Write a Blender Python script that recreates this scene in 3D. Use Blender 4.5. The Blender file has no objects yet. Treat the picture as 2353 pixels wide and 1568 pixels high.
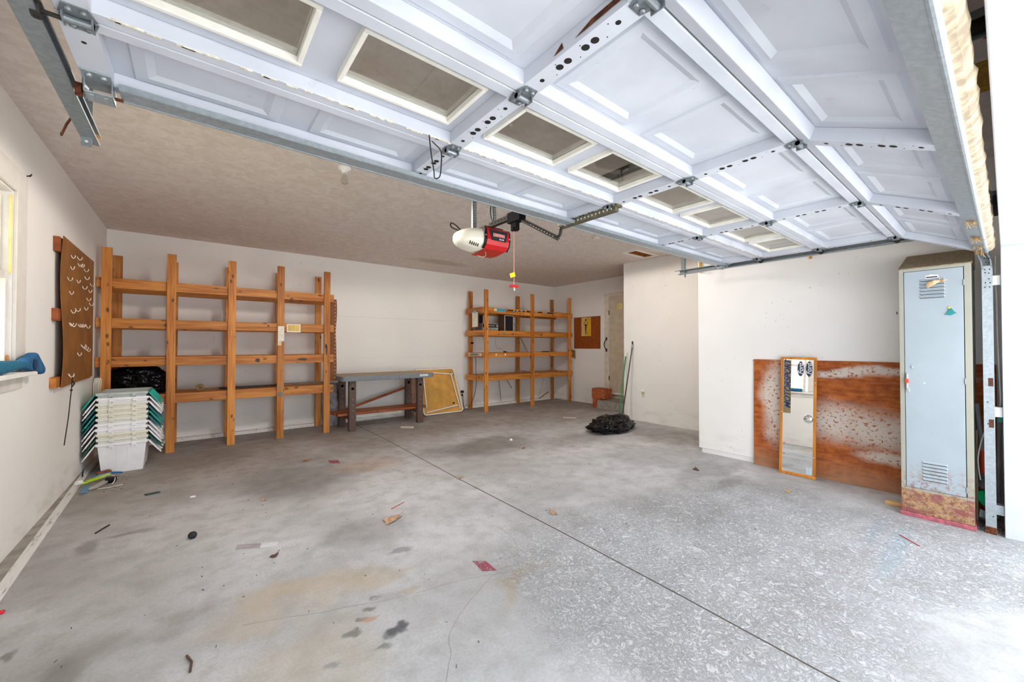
import bpy, math, random
from mathutils import Vector, Matrix, noise
random.seed(7)
sc = bpy.context.scene
COL = sc.collection
PI = math.pi

# ------------------------------------------------------------------ camera
cd = bpy.data.cameras.new('camera'); cam = bpy.data.objects.new('camera', cd); COL.objects.link(cam)
cd.sensor_width = 36; cd.lens = 912/2353*36; cd.clip_start = 0.01; cd.clip_end = 200
cam.location = (0, 0, 1.36)
cam.rotation_euler = (math.radians(90+0.785), 0, -math.atan(731.5/912))
sc.camera = cam
# ------------------------------------------------------------------ world, sun, exposure
wd = bpy.data.worlds.new('sky'); sc.world = wd; wd.use_nodes = True
bg = wd.node_tree.nodes['Background']
bg.inputs[0].default_value = (0.88, 0.94, 1.0, 1); bg.inputs[1].default_value = 2.6
sd = bpy.data.lights.new('sun', 'SUN'); sun = bpy.data.objects.new('sun', sd); COL.objects.link(sun)
sd.energy = 22.0; sd.angle = 0.02; sd.color = (1.0, 0.98, 0.95)
sun.location = (6, 12, 10)
sun.rotation_euler = Vector((-0.2, -0.45, -1.0)).to_track_quat('-Z', 'Y').to_euler()
sc.view_settings.view_transform = 'Standard'; sc.view_settings.look = 'None'
sc.view_settings.gamma = 1.0; sc.view_settings.use_curve_mapping = False
sc.view_settings.exposure = 0.78
sc.cycles.max_bounces = 10; sc.cycles.diffuse_bounces = 8; sc.cycles.transparent_max_bounces = 12
sc.cycles.use_denoising = True

# ------------------------------------------------------------------ node helpers
def lin(c):
    if isinstance(c, str):
        c = [int(c[i:i+2], 16)/255 for i in (0, 2, 4)]
        c = [x/12.92 if x <= 0.04045 else ((x+0.055)/1.055)**2.4 for x in c]
    return (*c[:3], 1)
class NT:
    def __init__(s, name):
        s.m = bpy.data.materials.new(name); s.m.use_nodes = True; s.t = s.m.node_tree
        s.p = s.t.nodes['Principled BSDF']; s.out = s.t.nodes['Material Output']
    def put(s, sock, v):
        if v is None: return
        if isinstance(v, bpy.types.NodeSocket): s.t.links.new(v, sock)
        elif isinstance(v, (tuple, list)) and sock.type == 'RGBA': sock.default_value = (*v[:3], 1)
        else: sock.default_value = v
    def n(s, typ, **kw):
        nd = s.t.nodes.new(typ)
        for k, v in kw.items(): setattr(nd, k, v)
        return nd
    def math(s, op, a, b=None, clamp=False):
        nd = s.n('ShaderNodeMath', operation=op, use_clamp=clamp); s.put(nd.inputs[0], a); s.put(nd.inputs[1], b); return nd.outputs[0]
    def mix(s, f, a, b, blend='MIX'):
        nd = s.n('ShaderNodeMix', data_type='RGBA', blend_type=blend)
        s.put(nd.inputs['Factor'], f); s.put(nd.inputs[6], a); s.put(nd.inputs[7], b); return nd.outputs[2]
    def ramp(s, f, lo, hi, a=0.0, b=1.0):
        nd = s.n('ShaderNodeMapRange', interpolation_type='SMOOTHSTEP'); s.put(nd.inputs[0], f)
        for i, v in enumerate((lo, hi, a, b)): nd.inputs[i+1].default_value = v
        return nd.outputs[0]
    def pos(s): return s.n('ShaderNodeNewGeometry').outputs['Position']
    def obj(s): return s.n('ShaderNodeTexCoord').outputs['Object']
    def rnd(s): return s.n('ShaderNodeObjectInfo').outputs['Random']
    def xyz(s, v): nd = s.n('ShaderNodeSeparateXYZ'); s.put(nd.inputs[0], v); return nd.outputs
    def scale(s, v, sc_, off=(0, 0, 0)):
        nd = s.n('ShaderNodeMapping'); s.put(nd.inputs[0], v); nd.inputs[3].default_value = sc_; nd.inputs[1].default_value = off; return nd.outputs[0]
    def noise(s, v, sc_, det=3, rough=.55, dist=0):
        nd = s.n('ShaderNodeTexNoise'); s.put(nd.inputs['Vector'], v)
        nd.inputs['Scale'].default_value = sc_; nd.inputs['Detail'].default_value = det
        nd.inputs['Roughness'].default_value = rough; nd.inputs['Distortion'].default_value = dist
        return nd.outputs['Fac']
    def vor(s, v, sc_, feat='F1', out='Distance'):
        nd = s.n('ShaderNodeTexVoronoi', feature=feat); s.put(nd.inputs['Vector'], v); nd.inputs['Scale'].default_value = sc_; return nd.outputs[out]
    def vadd(s, a, b):
        nd = s.n('ShaderNodeVectorMath', operation='ADD'); s.put(nd.inputs[0], a); s.put(nd.inputs[1], b); return nd.outputs[0]
    def wob(s, v, sc_, amt):
        nd = s.n('ShaderNodeTexNoise'); s.put(nd.inputs['Vector'], v); nd.inputs['Scale'].default_value = sc_; nd.inputs['Detail'].default_value = 3
        a = s.n('ShaderNodeVectorMath', operation='SUBTRACT'); s.put(a.inputs[0], nd.outputs['Color']); a.inputs[1].default_value = (.5, .5, .5)
        b = s.n('ShaderNodeVectorMath', operation='SCALE'); s.put(b.inputs[0], a.outputs[0]); b.inputs['Scale'].default_value = amt
        return s.vadd(v, b.outputs[0])
    def ell(s, v, c, r, soft=.5):
        nd = s.n('ShaderNodeVectorMath', operation='SUBTRACT'); s.put(nd.inputs[0], v); nd.inputs[1].default_value = c
        m = s.n('ShaderNodeVectorMath', operation='MULTIPLY'); s.put(m.inputs[0], nd.outputs[0]); m.inputs[1].default_value = tuple(1/x if x else 0 for x in r)
        l = s.n('ShaderNodeVectorMath', operation='LENGTH'); s.put(l.inputs[0], m.outputs[0])
        return s.ramp(l.outputs['Value'], 1-soft, 1+soft, 1, 0)
    def bump(s, h, st=.3, d=.01):
        nd = s.n('ShaderNodeBump'); nd.inputs['Strength'].default_value = st; nd.inputs['Distance'].default_value = d; s.put(nd.inputs['Height'], h); return nd.outputs[0]
    def done(s, col=None, rough=.6, metal=0, nor=None, spec=.5, **kw):
        s.put(s.p.inputs['Base Color'], col); s.put(s.p.inputs['Roughness'], rough); s.put(s.p.inputs['Metallic'], metal)
        s.put(s.p.inputs['Specular IOR Level'], spec)
        if nor: s.put(s.p.inputs['Normal'], nor)
        for k, v in kw.items(): s.put(s.p.inputs[k], v)
        return s.m
def M(name, c, rough=.55, metal=0, var=.06, sc_=9, b=.08, bs=90, spec=.4, **kw):
    t = NT(name); c = lin(c); o = t.obj()
    d = tuple(x*(1-var*2) for x in c[:3]); l = tuple(min(1, x*(1+var)) for x in c[:3])
    f = t.ramp(t.noise(o, sc_, 5), .35, .68)
    return t.done(t.mix(f, d, l), rough, metal, t.bump(t.noise(o, bs, 3), b, .004) if b else None, spec, **kw)
def wood(name, axis, a='9c5517', b_='d48d40', rough=.5, knots=True):
    t = NT(name); o = t.vadd(t.obj(), t.scale(t.n('ShaderNodeCombineXYZ').outputs[0], (1, 1, 1)))
    r = t.rnd(); cb = t.n('ShaderNodeCombineXYZ'); 
    for i in range(3): t.put(cb.inputs[i], t.math('MULTIPLY', r, 17.3+i*5))
    o = t.vadd(t.obj(), cb.outputs[0])
    s3 = [34, 34, 34]; s3[axis] = 1.6
    g = t.noise(t.scale(o, tuple(s3)), 1.0, 5, .6, .6)
    s4 = [9, 9, 9]; s4[axis] = 1.1
    g2 = t.noise(t.scale(o, tuple(s4)), 1.0, 3, .5)
    f = t.math('ADD', t.math('MULTIPLY', g, .6), t.math('MULTIPLY', g2, .45))
    col = t.mix(t.ramp(f, .36, .66), lin(a), lin(b_))
    v = t.math('ADD', t.math('MULTIPLY', r, .34), .80)
    hs = t.n('ShaderNodeHueSaturation'); t.put(hs.inputs['Value'], v); t.put(hs.inputs['Color'], col); col = hs.outputs[0]
    if knots:
        s5 = [13, 13, 13]; s5[axis] = 6.5
        k = t.vor(t.scale(t.wob(o, 20, .03), tuple(s5)), 1.0)
        k = t.ramp(k, .10, .27, 1, 0)
        k = t.math('MULTIPLY', k, t.ramp(t.noise(o, 4, 2), .44, .5))
        col = t.mix(t.math('MULTIPLY', k, .85), col, lin('4a2209'))
    return t.done(col, rough, 0, t.bump(g, .15, .004), .35)

# ------------------------------------------------------------------ mesh helpers
class MB:
    def __init__(s): s.v = []; s.f = []; s.mi = []; s.cur = 0
    def add(s, vs, fs):
        o = len(s.v); s.v += [tuple(v) for v in vs]; s.f += [tuple(i+o for i in f) for f in fs]; s.mi += [s.cur]*len(fs); return s
    def m(s, i): s.cur = i; return s
    def box(s, x0, x1, y0, y1, z0, z1):
        return s.add([(x, y, z) for z in (z0, z1) for y in (y0, y1) for x in (x0, x1)],
                     [(0, 2, 3, 1), (4, 5, 7, 6), (0, 1, 5, 4), (2, 6, 7, 3), (0, 4, 6, 2), (1, 3, 7, 5)])
    def obox(s, c, a, b, d):
        c, a, b, d = Vector(c), Vector(a), Vector(b), Vector(d)
        if a.cross(b).dot(d) < 0: a = -a
        return s.add([c+i*a+j*b+k*d for k in (-1, 1) for j in (-1, 1) for i in (-1, 1)],
                     [(0, 2, 3, 1), (4, 5, 7, 6), (0, 1, 5, 4), (2, 6, 7, 3), (0, 4, 6, 2), (1, 3, 7, 5)])
    def beam(s, p, q, w, h, up=(0, 0, 1)):
        p, q = Vector(p), Vector(q); d = (q-p)/2; u = Vector(up); sd_ = d.cross(u).normalized()*w/2; n = sd_.cross(d).normalized()*h/2
        return s.obox((p+q)/2, d, sd_, n)
    def tube(s, pts, r, n=8, caps=True):
        pts = [Vector(p) for p in pts]; k = len(pts); R = r if isinstance(r, (list, tuple)) else [r]*k
        vs = []; ref = None
        for i in range(k):
            d = (pts[min(i+1, k-1)]-pts[max(i-1, 0)]).normalized()
            if ref is None: ref = d.orthogonal().normalized()
            ref = (ref-d*ref.dot(d)).normalized(); b = d.cross(ref)
            vs += [pts[i]+(ref*math.cos(2*PI*j/n)+b*math.sin(2*PI*j/n))*R[i] for j in range(n)]
        fs = [(i*n+j, i*n+(j+1) % n, (i+1)*n+(j+1) % n, (i+1)*n+j) for i in range(k-1) for j in range(n)]
        if caps: fs += [tuple(range(n))[::-1], tuple(range((k-1)*n, k*n))]
        return s.add(vs, fs)
    def lathe(s, prof, c=(0, 0, 0), ax=(0, 0, 1), n=20):
        ax = Vector(ax).normalized(); c = Vector(c); a = ax.orthogonal().normalized(); b = ax.cross(a)
        vs = [c+ax*z+(a*math.cos(2*PI*j/n)+b*math.sin(2*PI*j/n))*max(r, 1e-5) for r, z in prof for j in range(n)]
        fs = [(i*n+j, i*n+(j+1) % n, (i+1)*n+(j+1) % n, (i+1)*n+j) for i in range(len(prof)-1) for j in range(n)]
        if prof[0][0] > 1e-4: fs.append(tuple(range(n))[::-1])
        if prof[-1][0] > 1e-4: fs.append(tuple(range((len(prof)-1)*n, len(prof)*n)))
        return s.add(vs, fs)
    def prism(s, poly, ext):
        e = Vector(ext); P = [Vector(p) for p in poly]; n = len(P)
        nrm = sum(((P[i]-P[0]).cross(P[(i+1) % n]-P[0]) for i in range(1, n-1)), Vector())
        if nrm.dot(e) < 0: P = P[::-1]
        return s.add(P+[p+e for p in P], [tuple(range(n))[::-1], tuple(range(n, 2*n))]+[(i, (i+1) % n, n+(i+1) % n, n+i) for i in range(n)])
    def sweep(s, path, prof, side):
        """profile (a along 'side', b along in-plane normal) swept along a planar path"""
        P = [Vector(p) for p in path]; S = Vector(side).normalized(); k = len(P); n = len(prof); vs = []
        for i in range(k):
            d = (P[min(i+1, k-1)]-P[max(i-1, 0)]).normalized(); nn = S.cross(d)
            vs += [P[i]+S*a+nn*b for a, b in prof]
        return s.add(vs, [(i*n+j, i*n+(j+1) % n, (i+1)*n+(j+1) % n, (i+1)*n+j) for i in range(k-1) for j in range(n)]+[tuple(range(n))[::-1], tuple(range((k-1)*n, k*n))])
    def grid(s, nu, nv, fn):
        return s.add([fn(i/nu, j/nv) for j in range(nv+1) for i in range(nu+1)],
                     [(j*(nu+1)+i, j*(nu+1)+i+1, (j+1)*(nu+1)+i+1, (j+1)*(nu+1)+i) for j in range(nv) for i in range(nu)])
    def build(s, name, mats, parent=None, bev=0, smooth=False, label=None, solid=0):
        o = ORG.get(parent.name, Vector()) if parent else Vector()
        me = bpy.data.meshes.new(name); me.from_pydata([Vector(v)-o for v in s.v], [], s.f)
        mats = mats if isinstance(mats, (list, tuple)) else [mats]
        for m in mats: me.materials.append(m)
        for p, i in zip(me.polygons, s.mi): p.material_index = i; p.use_smooth = smooth
        me.update()
        ob = bpy.data.objects.new(name, me); COL.objects.link(ob)
        if parent: ob.parent = parent
        ORG[ob.name] = o
        if solid:
            d = ob.modifiers.new('solid', 'SOLIDIFY'); d.thickness = solid; d.offset = 0
        if bev:
            d = ob.modifiers.new('bevel', 'BEVEL'); d.width = bev; d.segments = 2; d.limit_method = 'ANGLE'
        if label: ob['label'] = label
        return ob
ORG = {}
def tag(o, label, cat, group=None):
    o['label'] = label; o['category'] = cat
    if group: o['group'] = group
    return o
def thing(name, label, cat, loc=(0, 0, 0), group=None):
    o = bpy.data.objects.new(name, None); COL.objects.link(o); o.location = loc; o.empty_display_size = .1
    ORG[o.name] = Vector(loc); return tag(o, label, cat, group)
def struct(o): o['kind'] = 'structure'; return o
def one(mb, name, mats, label, cat, group=None, **kw): return tag(mb.build(name, mats, None, **kw), label, cat, group)
def smooth_path(pts, n=6):
    P = [Vector(p) for p in pts]; out = []
    for i in range(len(P)-1):
        a, b, c, d = P[max(i-1, 0)], P[i], P[i+1], P[min(i+2, len(P)-1)]
        for k in range(n):
            t = k/n; out.append(.5*((2*b)+(c-a)*t+(2*a-5*b+4*c-d)*t*t+(3*b-a-3*c+d)*t**3))
    return out+[P[-1]]
def text(name, body, mat, parent, origin, ux, uy, size, shear=0, align='CENTER', ext=.0006, bold=0):
    cu = bpy.data.curves.new(name, 'FONT'); cu.body = body; cu.size = size; cu.shear = shear; cu.align_x = align; cu.align_y = 'CENTER'
    cu.extrude = ext; cu.offset = bold
    tmp = bpy.data.objects.new('tmp', cu); COL.objects.link(tmp)
    dg = bpy.context.evaluated_depsgraph_get(); me = bpy.data.meshes.new_from_object(tmp.evaluated_get(dg))
    bpy.data.objects.remove(tmp)
    ux, uy = Vector(ux).normalized(), Vector(uy).normalized(); uz = ux.cross(uy)
    o = ORG.get(parent.name, Vector()) if parent else Vector()
    for v in me.vertices: v.co = Vector(origin)-o+ux*v.co.x+uy*v.co.y+uz*v.co.z
    me.materials.clear(); me.materials.append(mat); me.name = name
    ob = bpy.data.objects.new(name, me); COL.objects.link(ob)
    if parent: ob.parent = parent
    ORG[ob.name] = o; return ob

# ------------------------------------------------------------------ materials
WX, WY, WZ = [wood('orange stained pine '+'xyz'[i], i) for i in range(3)]
WRED = wood('reddish pine', 0, '6b2f12', 'a85a2a')
WPALE = wood('raw pine', 1, 'b98a50', 'dcb57c')
GALV = M('galvanised steel', 'a6afb4', .42, .55, .06, 50, .06)
GALVD = M('dull zinc', '8b9296', .45, .6, .07, 50)
STEEL_DARK = M('dark bracket steel', '34302d', .65, .25, .1, 30, spec=.25)
BRONZE = M('olive plated steel', '77735f', .4, .7, .12, 30)
RUST = M('rust', '6b3a20', .85, .2, .3, 60)
WHITE = M('white plastic', 'ecebe8', .45, 0, .04, 8, .03)
BLACKP = M('black plastic', '141416', .5, 0, .1, spec=.25)
BLACK = M('black paint', '0e0e10', .5)
HOLE = M('hole dark', '1c1a19', .9)
PAPER = M('paper', 'e6e0d0', .8, 0, .05, 12, .02)
INK = M('ink', '33302c', .8)
CORK = M('yellow tag plastic', 'f2d21a', .5)
REDP = M('red plastic', 'c4161c', .35, 0, .06)
BROWNP = M('brown resin', '5d463d', .55, 0, .12, 60, .12, 200)
GREEN = M('green plastic', '1f7a48', .4)
NAVY = M('navy ink', '1d2a55', .5)
def mk_wall(name, base, dirt=0.0):
    t = NT(name); p = t.pos(); z = t.xyz(p)[2]
    c = t.mix(t.ramp(t.noise(p, 1.1, 5), .35, .7), tuple(x*.95 for x in lin(base)[:3]), lin(base))
    sp = t.math('MULTIPLY', t.ramp(t.noise(p, 23, 2), .69, .74), t.ramp(t.noise(p, 1.7, 2), .5, .62))
    c = t.mix(t.math('MULTIPLY', sp, .35), c, lin('6d655c'))
    low = t.math('MULTIPLY', t.ramp(z, .02, .45, 1, 0), t.ramp(t.noise(t.scale(p, (3, 3, 9)), 1, 5), .45, .7))
    c = t.mix(t.math('MULTIPLY', low, .3), c, lin('a89f92'))
    return t.done(c, .75, 0, t.bump(t.noise(p, 120, 3), .08, .003), .25)
WALL = mk_wall('painted drywall', 'e9e6e1')
WALLW = mk_wall('painted block wall', 'f1efec')
def mk_ceil():
    t = NT('stippled ceiling'); p = t.pos()
    q = t.wob(p, 6, .25)
    n1 = t.noise(q, 11, 5, .62, .8); n2 = t.noise(p, 60, 3)
    c = t.mix(t.ramp(n1, .36, .66), lin('d3c7be'), lin('dfd5cd'))
    c = t.mix(t.math('MULTIPLY', t.ell(p, (3.6, 6.6, 2.93), (.5, .18, 1)), .35), c, lin('8a6a50'))
    return t.done(c, .9, 0, t.bump(t.math('ADD', n1, t.math('MULTIPLY', n2, .4)), .3, .01), .15)
CEIL = mk_ceil()
def mk_floor():
    t = NT('garage concrete'); p = t.pos(); x, y, z = t.xyz(p)
    n1 = t.noise(p, .9, 6, .6); n2 = t.noise(p, 6, 6, .65); n3 = t.noise(p, 70, 3)
    c = t.mix(t.ramp(n1, .35, .65), lin('adadae'), lin('c9cacd'))
    c = t.mix(t.math('MULTIPLY', t.ramp(n2, .42, .68), .5), c, lin('9a9894'))
    c = t.mix(t.math('MULTIPLY', t.ramp(n3, .35, .7), .25), c, lin('898887'))
    pw = t.wob(p, 2.2, .7)
    def st(c, cx, cy, rx, ry, col, a, soft=.5, v=None): return t.mix(t.math('MULTIPLY', t.ell(v or pw, (cx, cy, 0), (rx, ry, 0), soft), a), c, lin(col))
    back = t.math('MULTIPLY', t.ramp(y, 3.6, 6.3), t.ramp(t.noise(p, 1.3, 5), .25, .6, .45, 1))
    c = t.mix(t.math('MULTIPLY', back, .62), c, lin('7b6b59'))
    left = t.math('MULTIPLY', t.ramp(x, .4, -.7), t.ramp(t.noise(p, 2.3, 5), .3, .6, .4, 1))
    c = t.mix(t.math('MULTIPLY', left, .4), c, lin('8c867d'))
    for a in [(.85, 4.55, .5, .55, '5f5a54', .55), (3.2, 4.5, .8, .35, '5b5147', .55), (4.3, 4.0, .6, .3, '6b6055', .4), (5.6, 3.2, .5, .7, '6f6253', .5),
              (1.6, 4.6, .35, .25, 'a07850', .35), (4.3, 2.1, .5, .18, '6f6c6c', .4), (1.0, 3.0, .35, .18, '77736f', .4), (.55, 2.4, .5, .12, 'b09a6e', .4),
              (1.5, 1.8, .25, .07, 'a08f6c', .45), (.4, 1.9, .3, .3, 'b0a27e', .3), (-.2, 2.6, .3, .12, '7a756c', .35)]: c = st(c, *a)
    pv = t.wob(p, 14, .09)
    for a in [(.76, 1.84, .045, .03, '3f4247', .85), (.81, 1.87, .03, .025, '3f4247', .85), (.68, 1.78, .03, .02, '55575a', .6), (.60, 1.95, .03, .02, '4d4d4e', .6), (.66, 2.02, .025, .018, '5a554f', .6),
              (.72, 2.08, .02, .015, '5a554f', .6), (.78, 2.15, .02, .02, '55524e', .5), (.70, 2.0, .035, .022, 'b07c4c', .55), (.95, 2.1, .05, .03, 'a08e74', .5), (.47, 1.82, .03, .02, '6e7176', .5),
              (-.42, 2.45, .07, .12, '6e6c66', .6), (-.62, 2.75, .02, .05, '55504a', .6), (1.08, 2.55, .08, .03, '4c4b4c', .5), (-.35, 4.0, .12, .03, '5f5a52', .5), (-.55, 3.9, .05, .12, '5f5a52', .5),
              (3.66, .48, .45, .05, '9fb2bf', .6), (4.0, .62, .3, .05, '9aa6b0', .5), (3.3, 1.5, .25, .06, '8f8c8a', .5), (4.2, 1.75, .3, .08, '7a7876', .5)]: c = st(c, *a, v=pv)
    sp = t.math('MAXIMUM', t.ell(pw, (3.2, 1.25, 0), (1.15, .75, 0), .45), t.ell(pw, (2.3, 1.3, 0), (.8, .9, 0), .5))
    sp = t.math('MAXIMUM', sp, t.ell(pw, (3.9, .35, 0), (.8, .45, 0), .4))
    vn = t.noise(t.wob(p, 8, .15), 34, 7, .8); vs = t.math('MULTIPLY', sp, t.ramp(vn, .44, .56))
    c = t.mix(t.math('MULTIPLY', vs, .42), c, lin('d6d5d8'))
    dk = t.math('MULTIPLY', sp, t.ramp(t.noise(p, 48, 4, .7), .60, .66)); c = t.mix(t.math('MULTIPLY', dk, .75), c, lin('77757a'))
    h = t.math('ADD', t.math('MULTIPLY', vs, 1.0), t.math('MULTIPLY', n3, .25))
    return t.done(c, t.ramp(n2, .3, .7, .55, .85), 0, t.bump(h, .7, .010), .3)
FLOOR = mk_floor()
def mk_doorwhite():
    t = NT('painted steel door'); o = t.obj()
    c = t.mix(t.ramp(t.noise(o, 3, 4), .35, .7), lin('c0c4cd'), lin('ccd0d8'))
    d = t.math('MULTIPLY', t.ramp(t.noise(o, 9, 6, .7), .63, .72), .25); c = t.mix(d, c, lin('9c9486'))
    return t.done(c, .55, 0, t.bump(t.noise(t.scale(o, (14, 90, 90)), 1, 3), .12, .003), .3)
DOORW = mk_doorwhite()
def mk_glass(name, tint, refl=.12):
    t = NT(name); tr = t.n('ShaderNodeBsdfTransparent'); tr.inputs[0].default_value = (*tint, 1)
    gl = t.n('ShaderNodeBsdfGlossy'); gl.inputs['Roughness'].default_value = .02
    lw = t.n('ShaderNodeLayerWeight'); lw.inputs[0].default_value = .25
    mx = t.n('ShaderNodeMixShader'); t.put(mx.inputs[0], t.math('MULTIPLY', lw.outputs['Fresnel'], refl*4, True))
    t.t.links.new(tr.outputs[0], mx.inputs[1]); t.t.links.new(gl.outputs[0], mx.inputs[2]); t.t.links.new(mx.outputs[0], t.out.inputs[0]); return t.m
GLASS = mk_glass('window glass', (.96, .97, .96))
CREAM = M('cream window trim', 'e9e6dd', .5, 0, .03, 14)
TRIMW = M('white trim paint', 'ece9e4', .5, 0, .05, 5, .03)
def mk_bag():
    t = NT('black bin liner'); o = t.obj(); w = t.wob(o, 6, .12)
    h = t.math('ADD', t.vor(t.scale(w, (1, 1.6, .8)), 6), t.math('MULTIPLY', t.noise(w, 9, 2, .5, .6), .5))
    return t.done((.004, .004, .005), .14, 0, t.bump(h, .5, .05), .22)
BAG = mk_bag()

# ================================================================== SETTING
H = 2.93
b = MB()
b.box(-1.05, 7.6, -.2, 7.62, -.12, 0)
floor = struct(b.build('floor', FLOOR))
jm = MB()
jp = [(2.215, 7.39), (2.20, 5.6), (2.135, 3.55), (2.115, 2.1), (2.085, 1.15), (2.05, .4), (2.03, -.19)]
for p, q in zip(jp[:-1], jp[1:]): jm.beam((*p, .0006), (*q, .0006), .009, .0012)
jm.build('floor_joint', M('joint dirt', '57504a', .9), floor)
cm = MB()
def crack(pts, w=.0022):
    P = smooth_path([(x, y, .0006) for x, y in pts], 8)
    P = [p+Vector((random.uniform(-.006, .006), random.uniform(-.006, .006), 0)) for p in P]
    for p, q in zip(P[:-1], P[1:]): cm.beam(p, q, w*random.uniform(.5, 1.2), .0008)
crack([(.72, 1.3), (.86, 1.5), (1.02, 1.72), (1.42, 1.93), (1.61, 1.95), (1.78, 2.2), (1.80, 2.4)])
crack([(.2, 2.35), (.8, 2.1), (1.42, 1.93), (2.0, 1.6), (2.6, 1.1), (2.9, .8)]); crack([(1.9, 1.5), (1.75, 1.2), (1.6, .95)])
crack([(4.0, 3.2), (4.2, 2.6), (4.6, 2.2), (4.75, 1.9)]); crack([(3.3, .55), (3.6, .42), (4.1, .3), (4.3, .1)]); crack([(4.0, .75), (4.2, .5), (4.1, .3)])
cm.build('floor_crack', M('crack dirt', '9c968f', .9), floor)
struct(MB().box(-14, 16, -26, -.2, -.2, -.02).build('driveway', M('driveway concrete', 'b8b8b8', .8, 0, .06, 1.2)))
struct(MB().box(-14, -1.07, -.2, 16, -.3, -.1).build('yard', M('dry lawn', '8c8460', .9, 0, .2, 3)))
hx0, hx1, hy0, hy1 = 5.62, 6.16, 3.775, 3.965
b = MB()
b.box(-1.07, hx0, -.2, 7.62, H, H+.1); b.box(hx1, 7.6, -.2, 7.62, H, H+.1); b.box(hx0, hx1, -.2, hy0, H, H+.1); b.box(hx0, hx1, hy1, 7.62, H, H+.1)
struct(b.build('ceiling', CEIL))
b = MB(); b.box(hx0-.02, hx1+.02, hy0-.4, hy1+.02, H+.55, H+.6)
for a in ((hx0-.03, hx0, hy0-.03, hy1+.03), (hx1, hx1+.03, hy0-.03, hy1+.03), (hx0, hx1, hy0-.03, hy0), (hx0, hx1, hy1, hy1+.03)): b.box(*a, H+.1, H+.6)
for a in ((hx0, hx0+.004, hy0, hy1), (hx1-.004, hx1, hy0, hy1), (hx0, hx1, hy0, hy0+.004), (hx0, hx1, hy1-.004, hy1)): b.box(*a, H+.004, H+.11)
struct(b.build('ceiling_recess', M('hatch wood', 'b0642a', .7, 0, .2, 12)))
b = MB()
for a in ((hx0-.05, hx0, hy0-.05, hy1+.05), (hx1, hx1+.05, hy0-.05, hy1+.05), (hx0, hx1, hy0-.05, hy0), (hx0, hx1, hy1, hy1+.05)): b.box(*a, H-.012, H)
struct(b.build('trim_1', TRIMW, bev=.003))
XL = -.915
wy0, wy1, wz0, wz1 = 2.85, 4.005, 1.22, 2.365
b = MB(); b.box(XL-.14, XL, -.2, wy0, 0, H); b.box(XL-.14, XL, wy1, 7.62, 0, H); b.box(XL-.14, XL, wy0, wy1, 0, wz0); b.box(XL-.14, XL, wy0, wy1, wz1, H)
struct(b.build('wall_left', WALL))
YB = 7.49
struct(MB().box(XL, 7.6, YB, YB+.13, 0, H).build('wall_back', WALL))
struct(MB().box(7.44, 7.6, 4.54, YB, 0, H).build('wall_far_right', WALL))
struct(MB().box(6.36, 7.6, 2.50, 4.54, 0, H).build('wall_partition', WALL))
b = MB(); b.box(5.10, 7.6, -.2, 2.50, .06, H); b.box(5.115, 5.3, -.2, 2.47, 0, .06)
struct(b.build('wall_right', WALLW, bev=.004))
b = MB(); b.box(XL, -.30, -.19, .022, 0, H); b.box(4.50, 5.10, -.19, .022, 0, H); b.box(-.30, 4.50, -.19, .022, 2.075, H)
struct(b.build('wall_front', M('front trim paint', 'c9cdd4', .5, 0, .03, 4), bev=.004))
# kerb along the left wall, tapering; curb along the back wall
b = MB(); b.prism([(XL, -.19, 0), (-.775, -.19, 0), (-.80, 3.2, 0), (-.878, 6.2, 0), (-.885, 7.4, 0), (XL, 7.4, 0)], (0, 0, .028))
b2 = MB()
P0 = [(-.775, -.19), (-.80, 3.2), (-.878, 6.2), (-.885, 7.4)]
for (x0, y0), (x1, y1) in zip(P0[:-1], P0[1:]):
    b2.prism([(x0+.012, y0, 0), (x0+.002, y0, .030), (x0-.028, y0, .031), (x0-.028, y0, 0)], (x1-x0, y1-y0, 0))
def mk_kerbpaint():
    t = NT('worn white kerb paint'); p = t.pos()
    f = t.ramp(t.noise(t.scale(p, (40, 4, 40)), 1, 5, .7), .55, .68)
    return t.done(t.mix(f, lin('dcdad6'), lin('9a948b')), .8, 0, t.bump(f, .3, .004), .2)
KERBP = mk_kerbpaint()
kb = struct(b.build('kerb_left', M('kerb concrete', 'a09a92', .85, 0, .12, 7)))
b2.build('painted_edge', KERBP, kb)
b = MB(); b.prism([(-.88, 7.40, 0), (-.88, 7.43, .045), (-.88, YB, .05), (-.88, YB, 0)], (8.3, 0, 0))
struct(b.build('baseboard_back', KERBP))
b = MB(); b.prism([(7.41, 4.56, 0), (7.425, 4.56, .03), (7.44, 4.56, .03), (7.44, 4.56, 0)], (0, 2.83, 0)); struct(b.build('baseboard_far_right', KERBP))
tp_ = NT('worn red paint'); pp = tp_.pos(); tb = tp_.n('ShaderNodeBsdfTransparent'); mx = tp_.n('ShaderNodeMixShader')
tp_.done(lin('a84a5c'), .7, 0, None, .2); tp_.put(mx.inputs[0], tp_.ramp(tp_.math('ADD', tp_.noise(pp, 90, 4, .7), tp_.math('MULTIPLY', tp_.noise(pp, 14, 3), .5)), .60, .95))
tp_.t.links.new(tb.outputs[0], mx.inputs[1]); tp_.t.links.new(tp_.p.outputs[0], mx.inputs[2]); tp_.t.links.new(mx.outputs[0], tp_.out.inputs[0])
for Q in ([(1.388, 2.133), (1.455, 2.085), (1.447, 1.945), (1.372, 1.998)], [(1.26, 5.08), (1.36, 5.04), (1.345, 4.87), (1.25, 4.93)]):
    MB().prism([(x, y, .0007) for x, y in Q], (0, 0, .0003)).build('paint_mark', tp_.m, floor)
# drywall seam lines on back wall
b = MB(); b.box(1.9, 4.55, YB-.0008, YB, 1.905, 1.908); b.box(2.2, 4.6, YB-.0008, YB, 1.15, 1.152)
struct(b.build('trim_2', M('seam line', 'c4bcae', .8)))

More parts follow.
